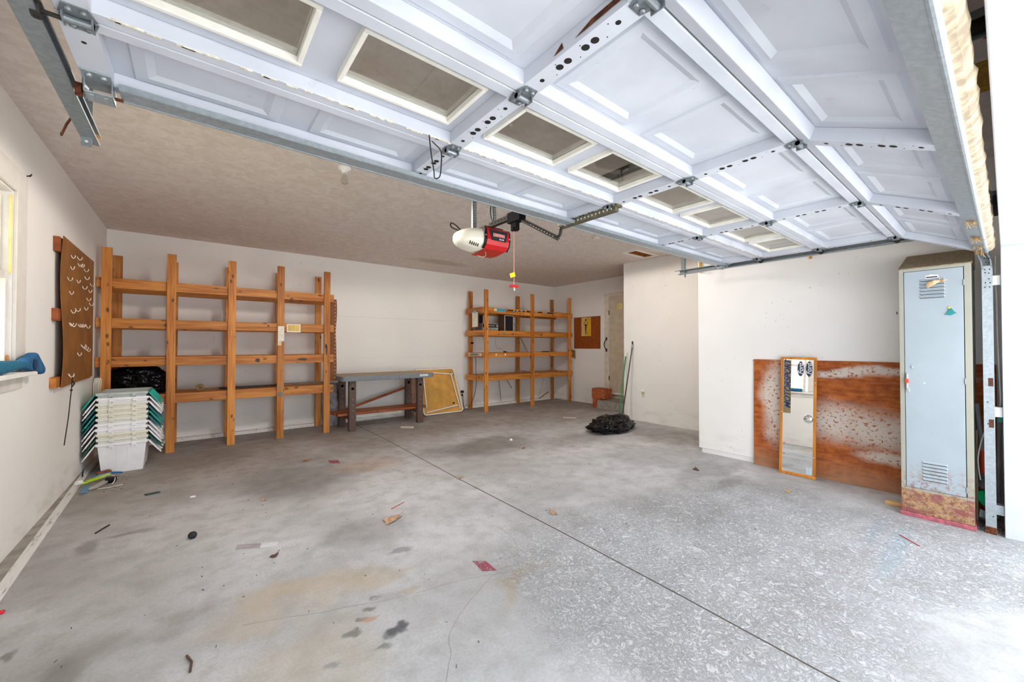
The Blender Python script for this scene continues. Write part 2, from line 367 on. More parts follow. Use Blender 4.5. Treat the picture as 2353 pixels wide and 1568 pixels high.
# window in left wall
w = struct(bpy.data.objects.new('window_1', None)); COL.objects.link(w); w.location = (XL, 3.6, 1.2); ORG[w.name] = Vector(w.location)
b = MB(); b.box(XL, XL+.018, wy1, wy1+.195, wz0-.02, wz1+.155); b.box(XL, XL+.018, wy0-.19, wy1, wz1, wz1+.155); b.box(XL, XL+.018, wy0-.19, wy0, wz0, wz1)
b.build('casing', M('aged trim paint', 'd8d3cb', .6, 0, .02), w, .003)
b = MB(); b.box(XL-.14, XL-.001, wy1-.008, wy1, wz0, wz1); b.box(XL-.14, XL-.001, wy0, wy0+.008, wz0, wz1); b.box(XL-.14, XL-.001, wy0+.008, wy1-.008, wz1-.01, wz1)
b.build('jamb', TRIMW, w)
MB().box(XL-.013, XL-.001, wy1-.024, wy1-.008, 1.83, wz1-.03).build('sash_track', M('yellowed vinyl', 'e6cf8a', .5), w)
for zz0, zz1, xx in ((1.80, wz1-.012, XL-.046), (wz0+.001, 1.835, XL-.014)):
    b = MB(); b.box(xx-.03, xx, wy1-.055, wy1-.009, zz0, zz1); b.box(xx-.03, xx, wy0+.05, wy0+.1, zz0, zz1); b.box(xx-.03, xx, wy0+.1, wy1-.055, zz0, zz0+.05); b.box(xx-.03, xx, wy0+.1, wy1-.055, zz1-.045, zz1)
    s_ = b.build('sash', M('sash vinyl', 'dcd8d0', .45), w, .003)
    MB().box(xx-.018, xx-.012, wy0+.1, wy1-.055, zz0+.05, zz1-.045).build('pane', GLASS, s_)
MB().box(XL-.1, -.84, wy0-.25, 4.20, 1.165, 1.195).build('sill', TRIMW, w, .004)
MB().box(XL, XL+.016, wy0-.2, 4.16, 1.08, 1.165).build('apron', M('apron paint', 'd3cec6', .6), w, .003)
MB().box(XL-.014, XL-.004, 3.965, 3.985, 1.26, 1.305).build('sash_latch', M('orange latch', 'd9893a', .5), w, .003)
# door in far right wall
d = struct(bpy.data.objects.new('door_1', None)); COL.objects.link(d); d.location = (7.44, 5.2, .2); ORG[d.name] = Vector(d.location)
b = MB(); b.box(7.405, 7.44, 5.69, 5.82, .03, 2.575); b.box(7.405, 7.44, 4.62, 4.74, .03, 2.575); b.box(7.405, 7.44, 4.74, 5.69, 2.50, 2.575)
b.build('casing', M('door casing paint', 'd9cfbf', .55), d, .006)
b = MB(); b.box(7.412, 7.44, 4.74, 5.69, .31, 2.5); b.box(7.420, 7.44, 4.74, 5.69, .04, .31)
b.build('panel', M('door panel paint', 'c6b9a4', .5, 0, .05), d, .003)
MB().box(7.36, 7.44, 4.74, 5.69, .285, .315).build('threshold', TRIMW, d, .004)
for z in (1.95, 2.12-.01+.0): pass
for z in (.64, 2.13): MB().box(7.398, 7.412, 5.675, 5.70, z-.045, z+.045).tube([(7.40, 5.688, z-.05), (7.40, 5.688, z+.05)], .008).build('hinge', BRONZE, d)
b = MB(); b.tube(smooth_path([(7.40, 5.76, 1.54), (7.375, 5.765, 1.50), (7.355, 5.785, 1.44), (7.355, 5.785, 1.37), (7.375, 5.765, 1.31), (7.40, 5.76, 1.27)]), [.009]*31, 8)
b.box(7.398, 7.405, 5.742, 5.778, 1.5, 1.57); b.box(7.398, 7.405, 5.742, 5.778, 1.24, 1.31); b.build('handle', BLACKP, d, smooth=False)
s_ = MB().lathe([(0, .008), (.045, .008), (.05, .004), (.072, .006), (.075, 0)], (7.412, 5.395, 2.255), (-1, 0, 0), 28)
sg = one(s_, 'round_plaque', M('yellowed plaque', 'e6d58c', .5), 'round pale yellow plaque fixed high on the far door', 'plaque')
text('plaque_mark', '7', M('plaque ink', '8a7434', .6), sg, (7.4025, 5.395, 2.255), (0, -1, 0), (0, 0, 1), .05)
# concrete step and clay blocks
one(MB().box(6.87, 7.40, 4.56, 5.60, 0, .19), 'concrete_step', M('step concrete', '9b948a', .85, 0, .12, 20), 'low concrete step below the far door', 'step', bev=.006)
CLAY = M('orange clay block', 'b5603a', .8, 0, .2, 22, .2, 60)
one(MB().box(6.98, 7.20, 5.62, 5.82, 0, .205), 'clay_block', CLAY, 'orange clay block on the floor beside the concrete step', 'block', 'clay blocks by the step', bev=.008)
one(MB().box(6.96, 7.22, 5.47, 5.83, .2055, .43), 'clay_block', CLAY, 'wider chipped orange clay block stacked above another beside the step', 'block', 'clay blocks by the step', bev=.01)

# ================================================================== GARAGE DOOR
DX0, DX1 = -.295, 4.475
GD = thing('garage_door', 'white raised panel overhead garage door rolled up, with a row of windows', 'garage door', (2.09, 1.0, 2.25))
GD['kind'] = 'thing'
SEC = [((1.56), .39, 'A'), ((1.062), .498, 'B'), ((.555), .507, 'C')]
ST = [.90, 2.05, 3.20]
def frame(O, vd, wd_):
    O, vd, wd_ = Vector(O), Vector(vd), Vector(wd_)
    return lambda u, v, w_: Vector((u, 0, 0))+O+vd*v+wd_*w_
def fbox(mb, F, u0, u1, v0, v1, w0, w1):
    c = [F(u, v, q) for q in (w0, w1) for v in (v0, v1) for u in (u0, u1)]
    n = (c[1]-c[0]).cross(c[2]-c[0]).dot(c[4]-c[0])
    fs = [(0, 2, 3, 1), (4, 5, 7, 6), (0, 1, 5, 4), (2, 6, 7, 3), (0, 4, 6, 2), (1, 3, 7, 5)]
    mb.add(c, fs if n > 0 else [f[::-1] for f in fs])
def rings(mb, F, u0, u1, v0, v1):
    """raised panel relief seen from inside: nested rectangles"""
    R = [(0, .05), (.006, .043), (.040, .040), (.062, .050)]
    vs = []
    for ins, w_ in R: vs += [F(u0+ins, v0+ins, w_), F(u1-ins, v0+ins, w_), F(u1-ins, v1-ins, w_), F(u0+ins, v1-ins, w_)]
    fs = [(4*k+j, 4*k+(j+1) % 4, 4*k+4+(j+1) % 4, 4*k+4+j) for k in range(len(R)-1) for j in range(4)]+[(12, 13, 14, 15)]
    mb.add(vs, fs)
def panel_skin(mb, F, L, va, vb, cols):
    """skin strips around the relief rectangles"""
    w0, w1 = .050, .056
    us = [DX0]+[x for c in cols for x in c]+[DX1]
    fbox(mb, F, DX0, DX1, .0, va, w0, w1); fbox(mb, F, DX0, DX1, vb, L, w0, w1)
    for i in range(0, len(us), 2): fbox(mb, F, us[i], us[i+1], va, vb, w0, w1)
    for c in cols: fbox(mb, F, c[0], c[1], va, vb, .0565, .058)
bays = [(-.22, .865), (.94, 2.01), (2.09, 3.16), (3.24, 4.40)]
cols = []
for a, c in bays:
    m = (a+c)/2; g = .055
    cols += [(a+.05, m-g), (m+g, c-.05)]
def hinge(F, v, u, parent, roller=0):
    b = MB()
    for sgn in (-1, 1):
        P = [F(u-.038, v+sgn*.006, -.005), F(u+.038, v+sgn*.006, -.005), F(u+.024, v+sgn*.052, -.005), F(u-.024, v+sgn*.052, -.005)]
        b.prism(P, F(0, 0, .004)-F(0, 0, 0))
        for q in (-.014, .014): b.lathe([(.0085, 0), (.0085, .004), (.005, .008), (0, .008)], F(u+q, v+sgn*.036, -.005), F(0, 0, -1)-F(0, 0, 0), 8)
    b.tube([F(u-.03, v, -.014), F(u+.03, v, -.014)], .010, 10)
    for q in (-.03, .026): fbox(b, F, u+q, u+q+.004, v-.02, v+.02, -.024, -.004)
    h = b.build('roller_hinge' if roller else 'hinge', GALVD, parent)
    if roller:
        r = MB(); x0 = u-.03*roller; x1 = u+.075*roller
        r.tube([F(x0, v, -.018), F(x1, v, -.018)], .006, 8); r.lathe([(.02, 0), (.022, .004), (.022, .014), (.02, .018)], F(x1-.009, v, -.018), (1, 0, 0), 14)
        r.build('roller', STEEL_DARK, parent)
STK = M('seal foam', 'e2dccb', .8, 0, .15, 60, .3, 80)
def section(kind, F, L, L_h):
    va, vb = {'A': (.055, L-.06), 'B': (.12, L-.085), 'C': (.06, L-.07), 'D': (.06, L-.115)}[kind]
    b = MB()
    if kind == 'B':
        w0, w1 = .05, .056; fbox(b, F, DX0, DX1, 0, va, w0, w1); fbox(b, F, DX0, DX1, vb, L, w0, w1)
        us = [DX0]+[x for c in cols for x in c]+[DX1]
        for i in range(0, len(us), 2): fbox(b, F, us[i], us[i+1], va, vb, w0, w1)
    else:
        panel_skin(b, F, L, va, vb, cols)
        for c in cols: rings(b, F, c[0], c[1], va, vb)
    s_ = b.build('door_section', DOORW, GD)
    r = MB()
    fbox(r, F, DX0, DX1, .002, .047, 0, .05)
    fbox(r, F, DX0, DX1, L-(.06 if kind == 'D' else .047), L-.002, 0, .05)
    r.build('rail', DOORW, s_, .003)
    for u in ST:
        t = MB(); fbox(t, F, u-.034, u+.034, .046, L-.046, -.002, .049); t.cur = 1
        for fr, rr in ((.2, .008), (.36, .0125), (.43, .0125), (.57, .0125), (.64, .0125), (.8, .008)):
            t.lathe([(rr, 0), (rr, .0008)], F(u, L*fr, -.002), F(0, 0, -1)-F(0, 0, 0), 14)
        for fr in (.3, .5, .7):
            t.lathe([(.002, 0), (.002, .0008)], F(u+.018, L*fr, -.002), F(0, 0, -1)-F(0, 0, 0), 6); t.lathe([(.002, 0), (.002, .0008)], F(u-.018, L*fr+.03, -.002), F(0, 0, -1)-F(0, 0, 0), 6)
        t.build('stile', [DOORW, HOLE], s_)
    for u0, u1 in ((DX0, DX0+.075), (DX1-.075, DX1)):
        t = MB(); fbox(t, F, u0, u1, .046, L-.046, -.002, .049); t.cur = 1
        for fr in (.15, .22, .7): t.lathe([(.006, 0), (.006, .0008)], F((u0+u1)/2, L*fr, -.002), F(0, 0, -1)-F(0, 0, 0), 10)
        t.build('end_stile', [DOORW, HOLE], s_)
    if kind == 'B':
        for c in cols:
            f = MB(); fw = .016
            for a in ((c[0], c[1], va, va+fw), (c[0], c[1], vb-fw, vb), (c[0], c[0]+fw, va+fw, vb-fw), (c[1]-fw, c[1], va+fw, vb-fw)): fbox(f, F, *a, .026, .062)
            fo = f.build('window_frame', CREAM, s_, .003)
            g = MB(); fbox(g, F, c[0]+fw, c[1]-fw, va+fw, vb-fw, .048, .051); g.build('window_pane', GLASS, fo)
    if L_h:
        for u in ST: hinge(F, L, u, s_)
        hinge(F, L, DX0+.045, s_, -1); hinge(F, L, DX1-.045, s_, 1)
        if kind == 'A':
            t = MB()
            for k in range(90):
                u = DX0+.1+k*(DX1-DX0-.2)/90; t.obox(F(u+random.uniform(-.02, .02), L+.042+random.uniform(-.003, .003), -.0), (random.uniform(.012, .03), 0, 0), (0, .003, 0), (0, 0, .003))
            t.build('seal_foam', STK, s_)['kind'] = 'stuff'
    return s_
down = (0, -1, 0)
FA = frame((0, 1.95, 2.25), (0, -1, 0), (0, 0, 1)); FB = frame((0, 1.56, 2.25), (0, -1, 0), (0, 0, 1)); FC = frame((0, 1.062, 2.25), (0, -1, 0), (0, 0, 1))
ang = math.radians(24.5); FD = frame((0, .553, 2.25), (0, -math.cos(ang), -math.sin(ang)), (0, -math.sin(ang), math.cos(ang)))
secA = section('A', FA, .39, True); secB = section('B', FB, .498, True); secC = section('C', FC, .507, True); LD = .505; secD = section('D', FD, LD, False)
# strut on the top section
b = MB()
pr = [(-.047, 0), (-.047, .020), (-.043, .022), (-.037, .022), (-.033, .019), (.033, .019), (.037, .022), (.043, .022), (.047, .020), (.047, 0)]
n = 24
b.sweep([(DX0+.09+(DX1-DX0-.12)*i/n, 1.914-.010*math.sin(PI*i/n), 2.2485-.014*math.sin(PI*i/n)) for i in range(n+1)], [(a, bb) for a, bb in pr][::-1], (0, 1, 0))
b.build('strut', GALV, GD)
for u, sgn in ((DX0+.04, -1), (DX1-.03, 1)):
    b = MB(); b.box(u-.035, u+.035, 1.83, 1.955, 2.243, 2.248); b.box(u-.035, u+.035, 1.88, 1.955, 2.20, 2.204); b.box(u-.035, u-.031, 1.88, 1.955, 2.20, 2.245); b.box(u+.031, u+.035, 1.88, 1.955, 2.20, 2.245)
    for q in (-.017, .017): b.lathe([(.009, 0), (.009, .004), (.005, .009), (0, .009)], (u+q, 1.85, 2.243), (0, 0, -1), 8); b.box(u+q-.005, u+q+.005, 1.895, 1.94, 2.197, 2.2)
    br = b.build('top_bracket', GALV, GD, .002)
    r = MB(); r.tube([(u-.055*sgn, 1.935, 2.222), (u+.06*sgn, 1.935, 2.222)], .006, 8); r.lathe([(.022, 0), (.022, .016)], (u+.052*sgn-.008, 1.935, 2.222), (1, 0, 0), 14); r.build('roller', RUST, br)
# bottom channel, rounded edge and worn bottom seal
b = MB(); fbox(b, FD, DX0, DX1, LD-.062, LD+.004, -.003, .0)
b.tube([FD(DX0, LD+.006, .006), FD(DX1, LD+.006, .006)], .011, 12)
b.build('bottom_channel', GALV, GD)
def seal():
    b = MB(); n = 110
    rs = [[random.uniform(-.0012, .0012) for _ in range(n+1)] for _ in range(4)]
    jag = [abs(noise.noise(Vector((i*.35, 0, 0))))*.008+random.uniform(0, .002) for i in range(n+1)]
    def f(i, k):
        u = DX0+(DX1-DX0)*i/n
        v, w_ = [(LD+.010, .012), (LD+.022, .026), (LD+.027, .046), (LD+.018, .066)][k]
        return FD(u, v+rs[k][i]+(jag[i] if k == 3 else 0), w_+rs[k][i]+(jag[i] if k == 3 else 0))
    vs = [f(i, k) for k in range(4) for i in range(n+1)]
    b.add(vs, [(k*(n+1)+i, k*(n+1)+i+1, (k+1)*(n+1)+i+1, (k+1)*(n+1)+i) for k in range(3) for i in range(n)])
    b.build('bottom_seal', M('dried tan rubber', 'a89880', .85, 0, .2, 25, .4, 50), GD, solid=.006)
seal()
STRAW = M('nest straw', 'b8935c', .9)
for u, nn in ((3.32, 26), (3.82, 26), (4.42, 30), (4.18, 14)):
    b = MB()
    for _ in range(nn):
        p = FD(u+random.uniform(-.03, .03), LD-.02+random.uniform(-.02, .02), -.008)
        q = p+Vector((random.uniform(-.05, .05), random.uniform(-.025, .02), random.uniform(-.03, .01)))
        b.tube([p, (p+q)/2+Vector((0, 0, random.uniform(-.008, .008))), q], .0016, 4)
    b.build('nest_straw', STRAW, GD)
# small loose wire loop hanging off the door
b = MB(); b.tube(smooth_path([(.76, 1.50, 2.243), (.80, 1.56, 2.20), (.85, 1.63, 2.16), (.87, 1.66, 2.145), (.885, 1.64, 2.15), (.86, 1.58, 2.18), (.83, 1.53, 2.21), (.78, 1.515, 2.23)]), .0028, 6); b.build('cord_loop', STEEL_DARK, GD)
# rust streak on a stile
b = MB()
b.prism([(.863, .78, 2.262), (.8645, .60, 2.268), (.8645, .58, 2.285), (.8635, .72, 2.28)], (-.0008, 0, 0)); b.prism([(.8645, .87, 2.26), (.8645, .83, 2.262), (.8645, .835, 2.282)], (-.0008, 0, 0)); b.build('rust_streak', RUST, secC)

# tracks
CP = [(-.024, -.026), (.024, -.026), (.024, -.018), (.0215, -.018), (.0215, -.0235), (-.0215, -.0235), (-.0215, .0235), (.0215, .0235), (.0215, .018), (.024, .018), (.024, .026), (-.024, .026)]
def track(x, side, yend, lab):
    T = thing('door_track', lab, 'track', (x, .085, 0), 'garage door tracks')
    path = [(x, .085, z) for z in (0.0, .6, 1.2, 1.93)]+[(x, .085+.315*(1-math.cos(a)), 1.93+.315*math.sin(a)) for a in [PI/2*k/8 for k in range(1, 9)]]+[(x, y, 2.245) for y in (.8, 1.4, yend)]
    s = side
    b = MB(); b.sweep(path[:4], [(a*s, q) for a, q in CP][::s], (1, 0, 0)); b.cur = 1
    vt = b.build('vertical_rail', [GALV, HOLE], T)
    b = MB(); b.sweep(path[3:], [(a*s, q) for a, q in CP][::s], (1, 0, 0)); b.build('horizontal_rail', GALVD, T)
    b = MB()
    for k in range(3): b.box(x-.02+.013*k, x-.016+.013*k, yend-.08, yend-.04, 2.27, H) if k == 0 else None
    b.box(x-.02, x+.012, yend-.082, yend-.079, 2.18, H); b.cur = 1
    for k in range(16): b.lathe([(.005, 0), (.005, .0006)], (x-.004, yend-.082, 2.20+.045*k), (0, -1, 0), 8)
    b.build('hanger', [GALVD, PAPER if s > 0 else HOLE], T)
    b = MB(); b.box(x-.024, x+.024, yend, yend+.045, 2.268, 2.271); b.build('end_tongue', WPALE if s > 0 else GALV, T)
    return T, vt
# profile opens towards the door
TL, _ = track(-.345, 1, 2.43, 'grey channel track on the window side of the raised door, with a wire hook')
TR, vt = track(4.545, -1, 2.46, 'galvanised channel track rising beside the grey locker and running back below the ceiling')
# front web faces the opening: cover strip with holes and the two punched slots
b = MB(); b.box(4.5212, 4.5232, .062, .108, .0, 1.95).m(1)
for z in (2.0, 1.97, 1.93, 1.90, 1.86, 1.83, 1.80, 1.1, .95, .8, .12, .06):
    for q in (-.01, .008):
        if random.random() < .8: b.lathe([(.0042, 0), (.0042, .0006)], (4.5208, .085+q+random.uniform(-.004, .004), z+random.uniform(-.008, .008)), (-1, 0, 0), 8)
b.build('web', [GALV, HOLE], TR)
for z in (1.10, .80): MB().box(4.5202, 4.521, .064, .088, z-.03, z+.03).build('slot', M('slot dark', '5a3324', .8), TR)
for z in (1.84, .885, .18): MB().box(4.53, 4.60, .023, .062, z-.035, z+.035).build('wall_bracket', WHITE if z > .5 else GALV, TR, .002)
MB().box(4.519, 4.524, .06, .11, .0, .05).build('rusty_foot', RUST, TR)
b = MB(); b.tube([(-.345, 2.2, 2.28), (-.40, 2.32, 2.24), (-.435, 2.44, 2.235), (-.437, 2.455, 2.25)], .004, 6); b.build('wire_hook', RUST, TL)

# torsion spring assembly over the header
SP = thing('torsion_spring', 'dark torsion spring and shaft mounted above the door opening', 'spring', (2.1, .08, 2.45))
MB().tube([(-.3, .10, 2.45), (4.62, .10, 2.45)], .0125, 10).build('shaft', GALVD, SP)
b = MB()
for x0, x1 in ((2.12, 3.0), (1.2, 2.0)):
    N = int((x1-x0)/.0125)
    b.tube([(x0+(x1-x0)*i/(N*8), .10+.024*math.cos(2*PI*i/8), 2.45+.024*math.sin(2*PI*i/8)) for i in range(N*8+1)], .0038, 5)
b.build('coil', STEEL_DARK, SP)
for x in (2.06, 4.56): MB().box(x-.03, x+.03, .024, .03, 2.36, 2.54).box(x-.004, x+.004, .03, .125, 2.40, 2.50).build('bearing_plate', GALVD, SP)
for x in (-.25, 4.50): MB().lathe([(.05, 0), (.055, .004), (.05, .01), (.05, .03), (.055, .036), (.05, .04)], (x-.02, .10, 2.45), (1, 0, 0), 20).build('cable_drum', GALVD, SP)
b = MB(); b.tube(smooth_path([(1.93, .11, 2.49), (2.02, .085, 2.50), (2.12, .068, 2.50), (2.2, .052, 2.50), (2.26, .032, 2.50)]), .011, 8); b.build('red_cable', M('red cable', 'a5352c', .5), SP)
b = MB(); b.box(2.48, 2.78, .035, .12, 2.512, 2.515); b.build('warning_tag', M('yellow ochre tag', 'c89a1e', .6, 0, .15, 90), SP)
MB().box(2.17, 2.19, .03, .11, 2.485, 2.50).build('bracket_lip', WHITE, SP); MB().box(2.10, 2.17, .03, .11, 2.485, 2.50).build('bracket', BLACKP, SP)
b = MB(); b.box(4.2, 4.5, .024, .05, 2.30, 2.38); b.build('mounting_pad', STEEL_DARK, SP)

# opener
OX = 2.05
OP = thing('garage_door_opener', 'white and red garage door opener hanging from the ceiling', 'garage door opener', (OX, 3.0, 2.44))
def dome(u, v):
    # u along X profile, v around Y-Z loop; closed lens
    a = PI*u; c = 2*PI*v
    rx = .255; ry = .165; rz = .098
    s_ = max(math.sin(a), .0)**.75
    x = -rx*math.cos(a); y = s_*ry*abs(math.cos(c))**.7*(1 if math.cos(c) > 0 else -1); z = s_*rz*abs(math.sin(c))**.8*(1 if math.sin(c) > 0 else -1)
    return (2.02+x, 2.985+y, 2.315+z)
b = MB(); b.grid(24, 28, dome); b.build('light_cover', M('ivory lens plastic', 'e9e5d6', .35, 0, .04, 6, .03), OP, smooth=True)
b = MB(); b.box(1.99, 2.19, 2.86, 3.18, 2.40, 2.428); b.build('chassis', STEEL_DARK, OP, .004)
# red front band following the dome front, with black cheeks and lower lens
prof = [(2.835, 2.405), (2.815, 2.385), (2.812, 2.30), (2.825, 2.255), (2.86, 2.222), (2.98, 2.205), (3.08, 2.206)]
def band(x0, x1, off, a, c, name, mt, par=OP):
    b = MB()
    for (y0, z0), (y1, z1) in zip(prof[a:c-1], prof[a+1:c]):
        b.add([(x0, y0-off, z0-off*.4), (x1, y0-off, z0-off*.4), (x1, y1-off, z1-off*.4), (x0, y1-off, z1-off*.4)], [(0, 1, 2, 3)])
    return b.build(name, mt, par, solid=.006)
band(1.955, 2.235, 0, 0, 5, 'side_cheek', BLACKP)
rf = band(1.975, 2.215, .007, 0, 5, 'red_fascia', REDP)
band(1.985, 2.205, .004, 4, 7, 'lower_lens', M('red lens', 'b3261a', .25, 0, .05))
b = MB(); b.prism([(1.995, 2.802, 2.380), (2.197, 2.802, 2.380), (2.175, 2.802, 2.29), (2.02, 2.802, 2.29)], (0, -.004, 0)); dp = b.build('display_panel', M('charcoal panel', '2a2b30', .35), OP)
b = MB(); b.box(2.035, 2.160, 2.7965, 2.798, 2.325, 2.352); b.build('name_plate', M('red plate', 'd2262c', .5), dp)
b = MB()
for a in ((2.035, 2.160, 2.350, 2.352), (2.035, 2.160, 2.325, 2.327), (2.035, 2.037, 2.325, 2.352), (2.158, 2.160, 2.325, 2.352)): b.box(a[0], a[1], 2.7955, 2.797, a[2], a[3])
b.build('name_border', WHITE, dp)
text('name_lettering', 'CRAFTSMAN', WHITE, dp, (2.0975, 2.7963, 2.3385), (1, 0, 0), (0, 0, 1), .0185)
text('power_lettering', '3/4 HP', WHITE, dp, (2.125, 2.7972, 2.305), (1, 0, 0), (0, 0, 1), .019, bold=.0004)
for x in (1.966, 2.226): MB().lathe([(.007, 0), (.007, .003), (0, .005)], (x, 2.812, 2.33), (0, -1, 0), 10).build('screw', GALV, OP)
for k in range(5): MB().obox((1.845+.018*k, 2.875-.003*k, 2.256-.0035*k), (.003, .002, 0), (0, .008, -.012), (0, .004, .003)).build('vent_slot', HOLE, OP)
b = MB(); b.box(OX-.02, OX+.02, .024, 2.86, 2.415, 2.455)
b.m(1)
for k in range(60): b.box(OX-.0205, OX-.0198, .2+.044*k, .225+.044*k, 2.428, 2.442)
rail = b.build('rail', [STEEL_DARK, HOLE], OP)
b = MB(); b.box(OX-.035, OX+.035, 2.42, 2.58, 2.375, 2.462); b.box(OX-.02, OX+.02, 2.48, 2.55, 2.31, 2.375); b.tube([(OX-.03, 2.515, 2.325), (OX+.03, 2.515, 2.325)], .016, 10); b.build('trolley', M('matt black', '121214', .8, spec=.15), OP, .004)
b = MB(); b.obox(((OX), 2.235, 2.265), (.016, 0, 0), (0, .215, .125), (0, -.0015, .0026)); b.m(1)
for k in range(9): b.lathe([(.004, 0), (.004, .0006)], (OX-.017+.0004, 2.06+.03*k, 2.164+.0174*k), (-1, 0, 0), 8)
b.m(0).tube(smooth_path([(OX, 2.035, 2.150), (OX, 2.005, 2.165), (OX, 1.995, 2.20), (OX, 1.99, 2.235)]), .011, 8)
b.obox((OX, 2.235, 2.265), (.004, 0, 0), (0, .215, .125), (0, -.008, .014))
b.build('arm', [STEEL_DARK, PAPER], OP)
b = MB(); b.box(OX-.005, OX+.03, 1.52, 2.01, 2.208, 2.246); b.box(OX-.016, OX+.04, 1.50, 1.56, 2.232, 2.246); b.m(1)
for k in range(15): b.lathe([(.006, 0), (.006, .0006)], (OX-.005, 1.55+.031*k, 2.227), (-1, 0, 0), 10)
b.m(0).lathe([(.014, 0), (.014, .02), (.008, .028), (0, .028)], (OX-.006, 1.985, 2.225), (-1, 0, 0), 10); b.build('door_bracket', [BRONZE, PAPER], OP)
b = MB(); b.tube([(OX, 2.53, 2.31), (OX, 2.53, 1.85)], .0035, 6); b.build('release_cord', M('pale red cord', 'd98c7a', .7), OP)
MB().box(OX-.04, OX+.042, 2.515, 2.545, 1.845, 1.866).build('release_handle', REDP, OP, .004)
MB().tube([(OX, 2.53, 1.848), (OX+.004, 2.528, 1.82)], [.004, .007], 6).build('cord_knot', PAPER, OP)
b = MB(); b.obox((OX-.018, 2.526, 1.945), (.026, 0, .010), (0, .001, 0), (-.006, 0, .017)); b.build('hang_tag', CORK, OP)
for x, nm in ((1.975, 0), (2.195, 1)):
    b = MB(); b.box(x-.018, x+.018, 3.0, 3.003, 2.43, H); b.box(x-.018, x-.015, 3.0, 3.03, 2.43, H); b.m(1)
    for k in range(20): b.lathe([(.005, 0), (.005, .0006)], (x+.002, 3.0, 2.46+.024*k), (0, -1, 0), 8)
    b.build('hanger_strap', [GALVD, PAPER], OP)
b = MB(); b.tube(smooth_path([(1.86, 3.05, 2.40), (1.80, 3.05, 2.44), (1.755, 3.05, 2.445), (1.765, 3.05, 2.41), (1.84, 3.05, 2.395)]), .006, 6); b.build('cord_loop', BLACK, OP); b = MB(); b.tube(smooth_path([(2.12, 2.95, 2.42), (2.15, 2.97, 2.50), (2.15, 3.0, 2.62), (2.15, 3.0, 2.92)]), .006, 6); b.build('power_cord', BLACK, OP)
b = MB(); b.tube(smooth_path([(2.0, 3.0, 2.6), (2.06, 2.99, 2.75), (2.12, 2.98, 2.92)]), .0018, 5); b.build('bell_wire', PAPER, OP); b = MB(); b.tube(smooth_path([(2.01, 3.0, 2.5), (2.1, 2.98, 2.58), (2.14, 2.98, 2.7)]), .0018, 5); b.build('bell_wire', PAPER, OP); b = MB()
b.tube(smooth_path([(2.02, 2.9, 2.206), (2.02, 2.89, 2.17), (1.98, 2.885, 2.15), (1.93, 2.885, 2.155)]), .0016, 5); b.build('bell_wire', PAPER, OP)

# ceiling bulb and pale disc, each with an added fill spot
def fill_light(parent, loc, watts):
    ld = bpy.data.lights.new('fill_light', 'SPOT'); ld.energy = watts; ld.color = (1, .93, .85); ld.shadow_soft_size = .12; ld.spot_size = math.radians(177); ld.spot_blend = .12  # added wide fill spot, brightens the back of the garage
    lo = bpy.data.objects.new('fill_light', ld); COL.objects.link(lo); lo.parent = parent; lo.location = loc
BG = mk_glass('bulb glass', (.9, .9, .88), .3)
for x, y, lab in ((1.02, 3.62, 'clear glass light bulb on the ceiling beyond the raised door'),):
    t = thing('light_bulb', lab, 'light bulb', (x, y, H))
    fill_light(t, (0, 0, -.2), 62)  # fill added below the bulb, which is itself unlit
    MB().lathe([(.055, 0), (.055, -.012), (.03, -.03), (.022, -.05)], (x, y, H), (0, 0, 1), 18).build('socket', WHITE, t)
    MB().lathe([(.014, -.05), (.018, -.07), (.031, -.10), (.032, -.12), (.022, -.143), (0, -.15)], (x, y, H), (0, 0, 1), 18).build('bulb', BG, t, smooth=True)
t = one(MB().lathe([(.05, 0), (.05, -.02), (.04, -.03), (0, -.03)], (4.5, 3.68, H), (0, 0, 1), 20), 'ceiling_disc', M('pale plastic', 'd9cfc8', .5), 'small pale round disc on the ceiling right of the opener', 'ceiling disc')  # plain disc of unknown use, not a known lamp
fill_light(t, (4.5, 3.68, H-.06), 66)  # added fill, no light source belongs to the disc

# ================================================================== LEFT TIMBER RACK
def posts(xs, y0, y1, z0, tops, parent, mats=WZ, w=.09):
    for i, x in enumerate(xs):
        MB().box(x, x+w, y0, y1, z0, tops[i % len(tops)]).build('post', mats, parent, .003)
L1 = thing('shelf_rack', 'wide timber storage rack with five tall front posts standing behind the nested totes', 'shelf rack', (.42, 7.05, 0))
posts([-.862, -.272, .367, .959, 1.598], 6.71, 6.748, 0, [2.55, 2.548, 2.545, 2.548, 2.54], L1)
posts([-.838, -.268, .371, 1.024, 1.617], 7.357, 7.395, 0, [2.565, 2.555, 2.555, 2.545, 2.55], L1)
for (z0, z1) in ((2.068, 2.188), (1.584, 1.704), (1.110, 1.232), (.626, .752)):
    MB().box(-.91, 1.752, 6.7485, 6.786, z0, z1).build('front_rail', WX, L1, .003)
    MB().box(-.905, 1.752, 7.318, 7.3565, z0, z1).build('rear_rail', WX, L1, .003)
    MB().box(-.90, 1.69, 6.787, 7.317, z1-.022, z1-.004).build('shelf_board', WX, L1, .002)
for x, z in ((-.895, 2.1), (-.895, 1.62), (-.895, 1.14), (-.895, .66)):
    MB().box(x-.012, x+.026, 6.787, 7.317, z-.03, z+.058).build('side_rail', WY, L1, .003)
def patch(name, P, par, mt): 
    b = MB()
    for q in P: b.lathe([(q[2], 0), (q[2], .0006)], (q[0], 6.7094, q[1]), (0, -1, 0), 16)
    b.build(name, mt, par)
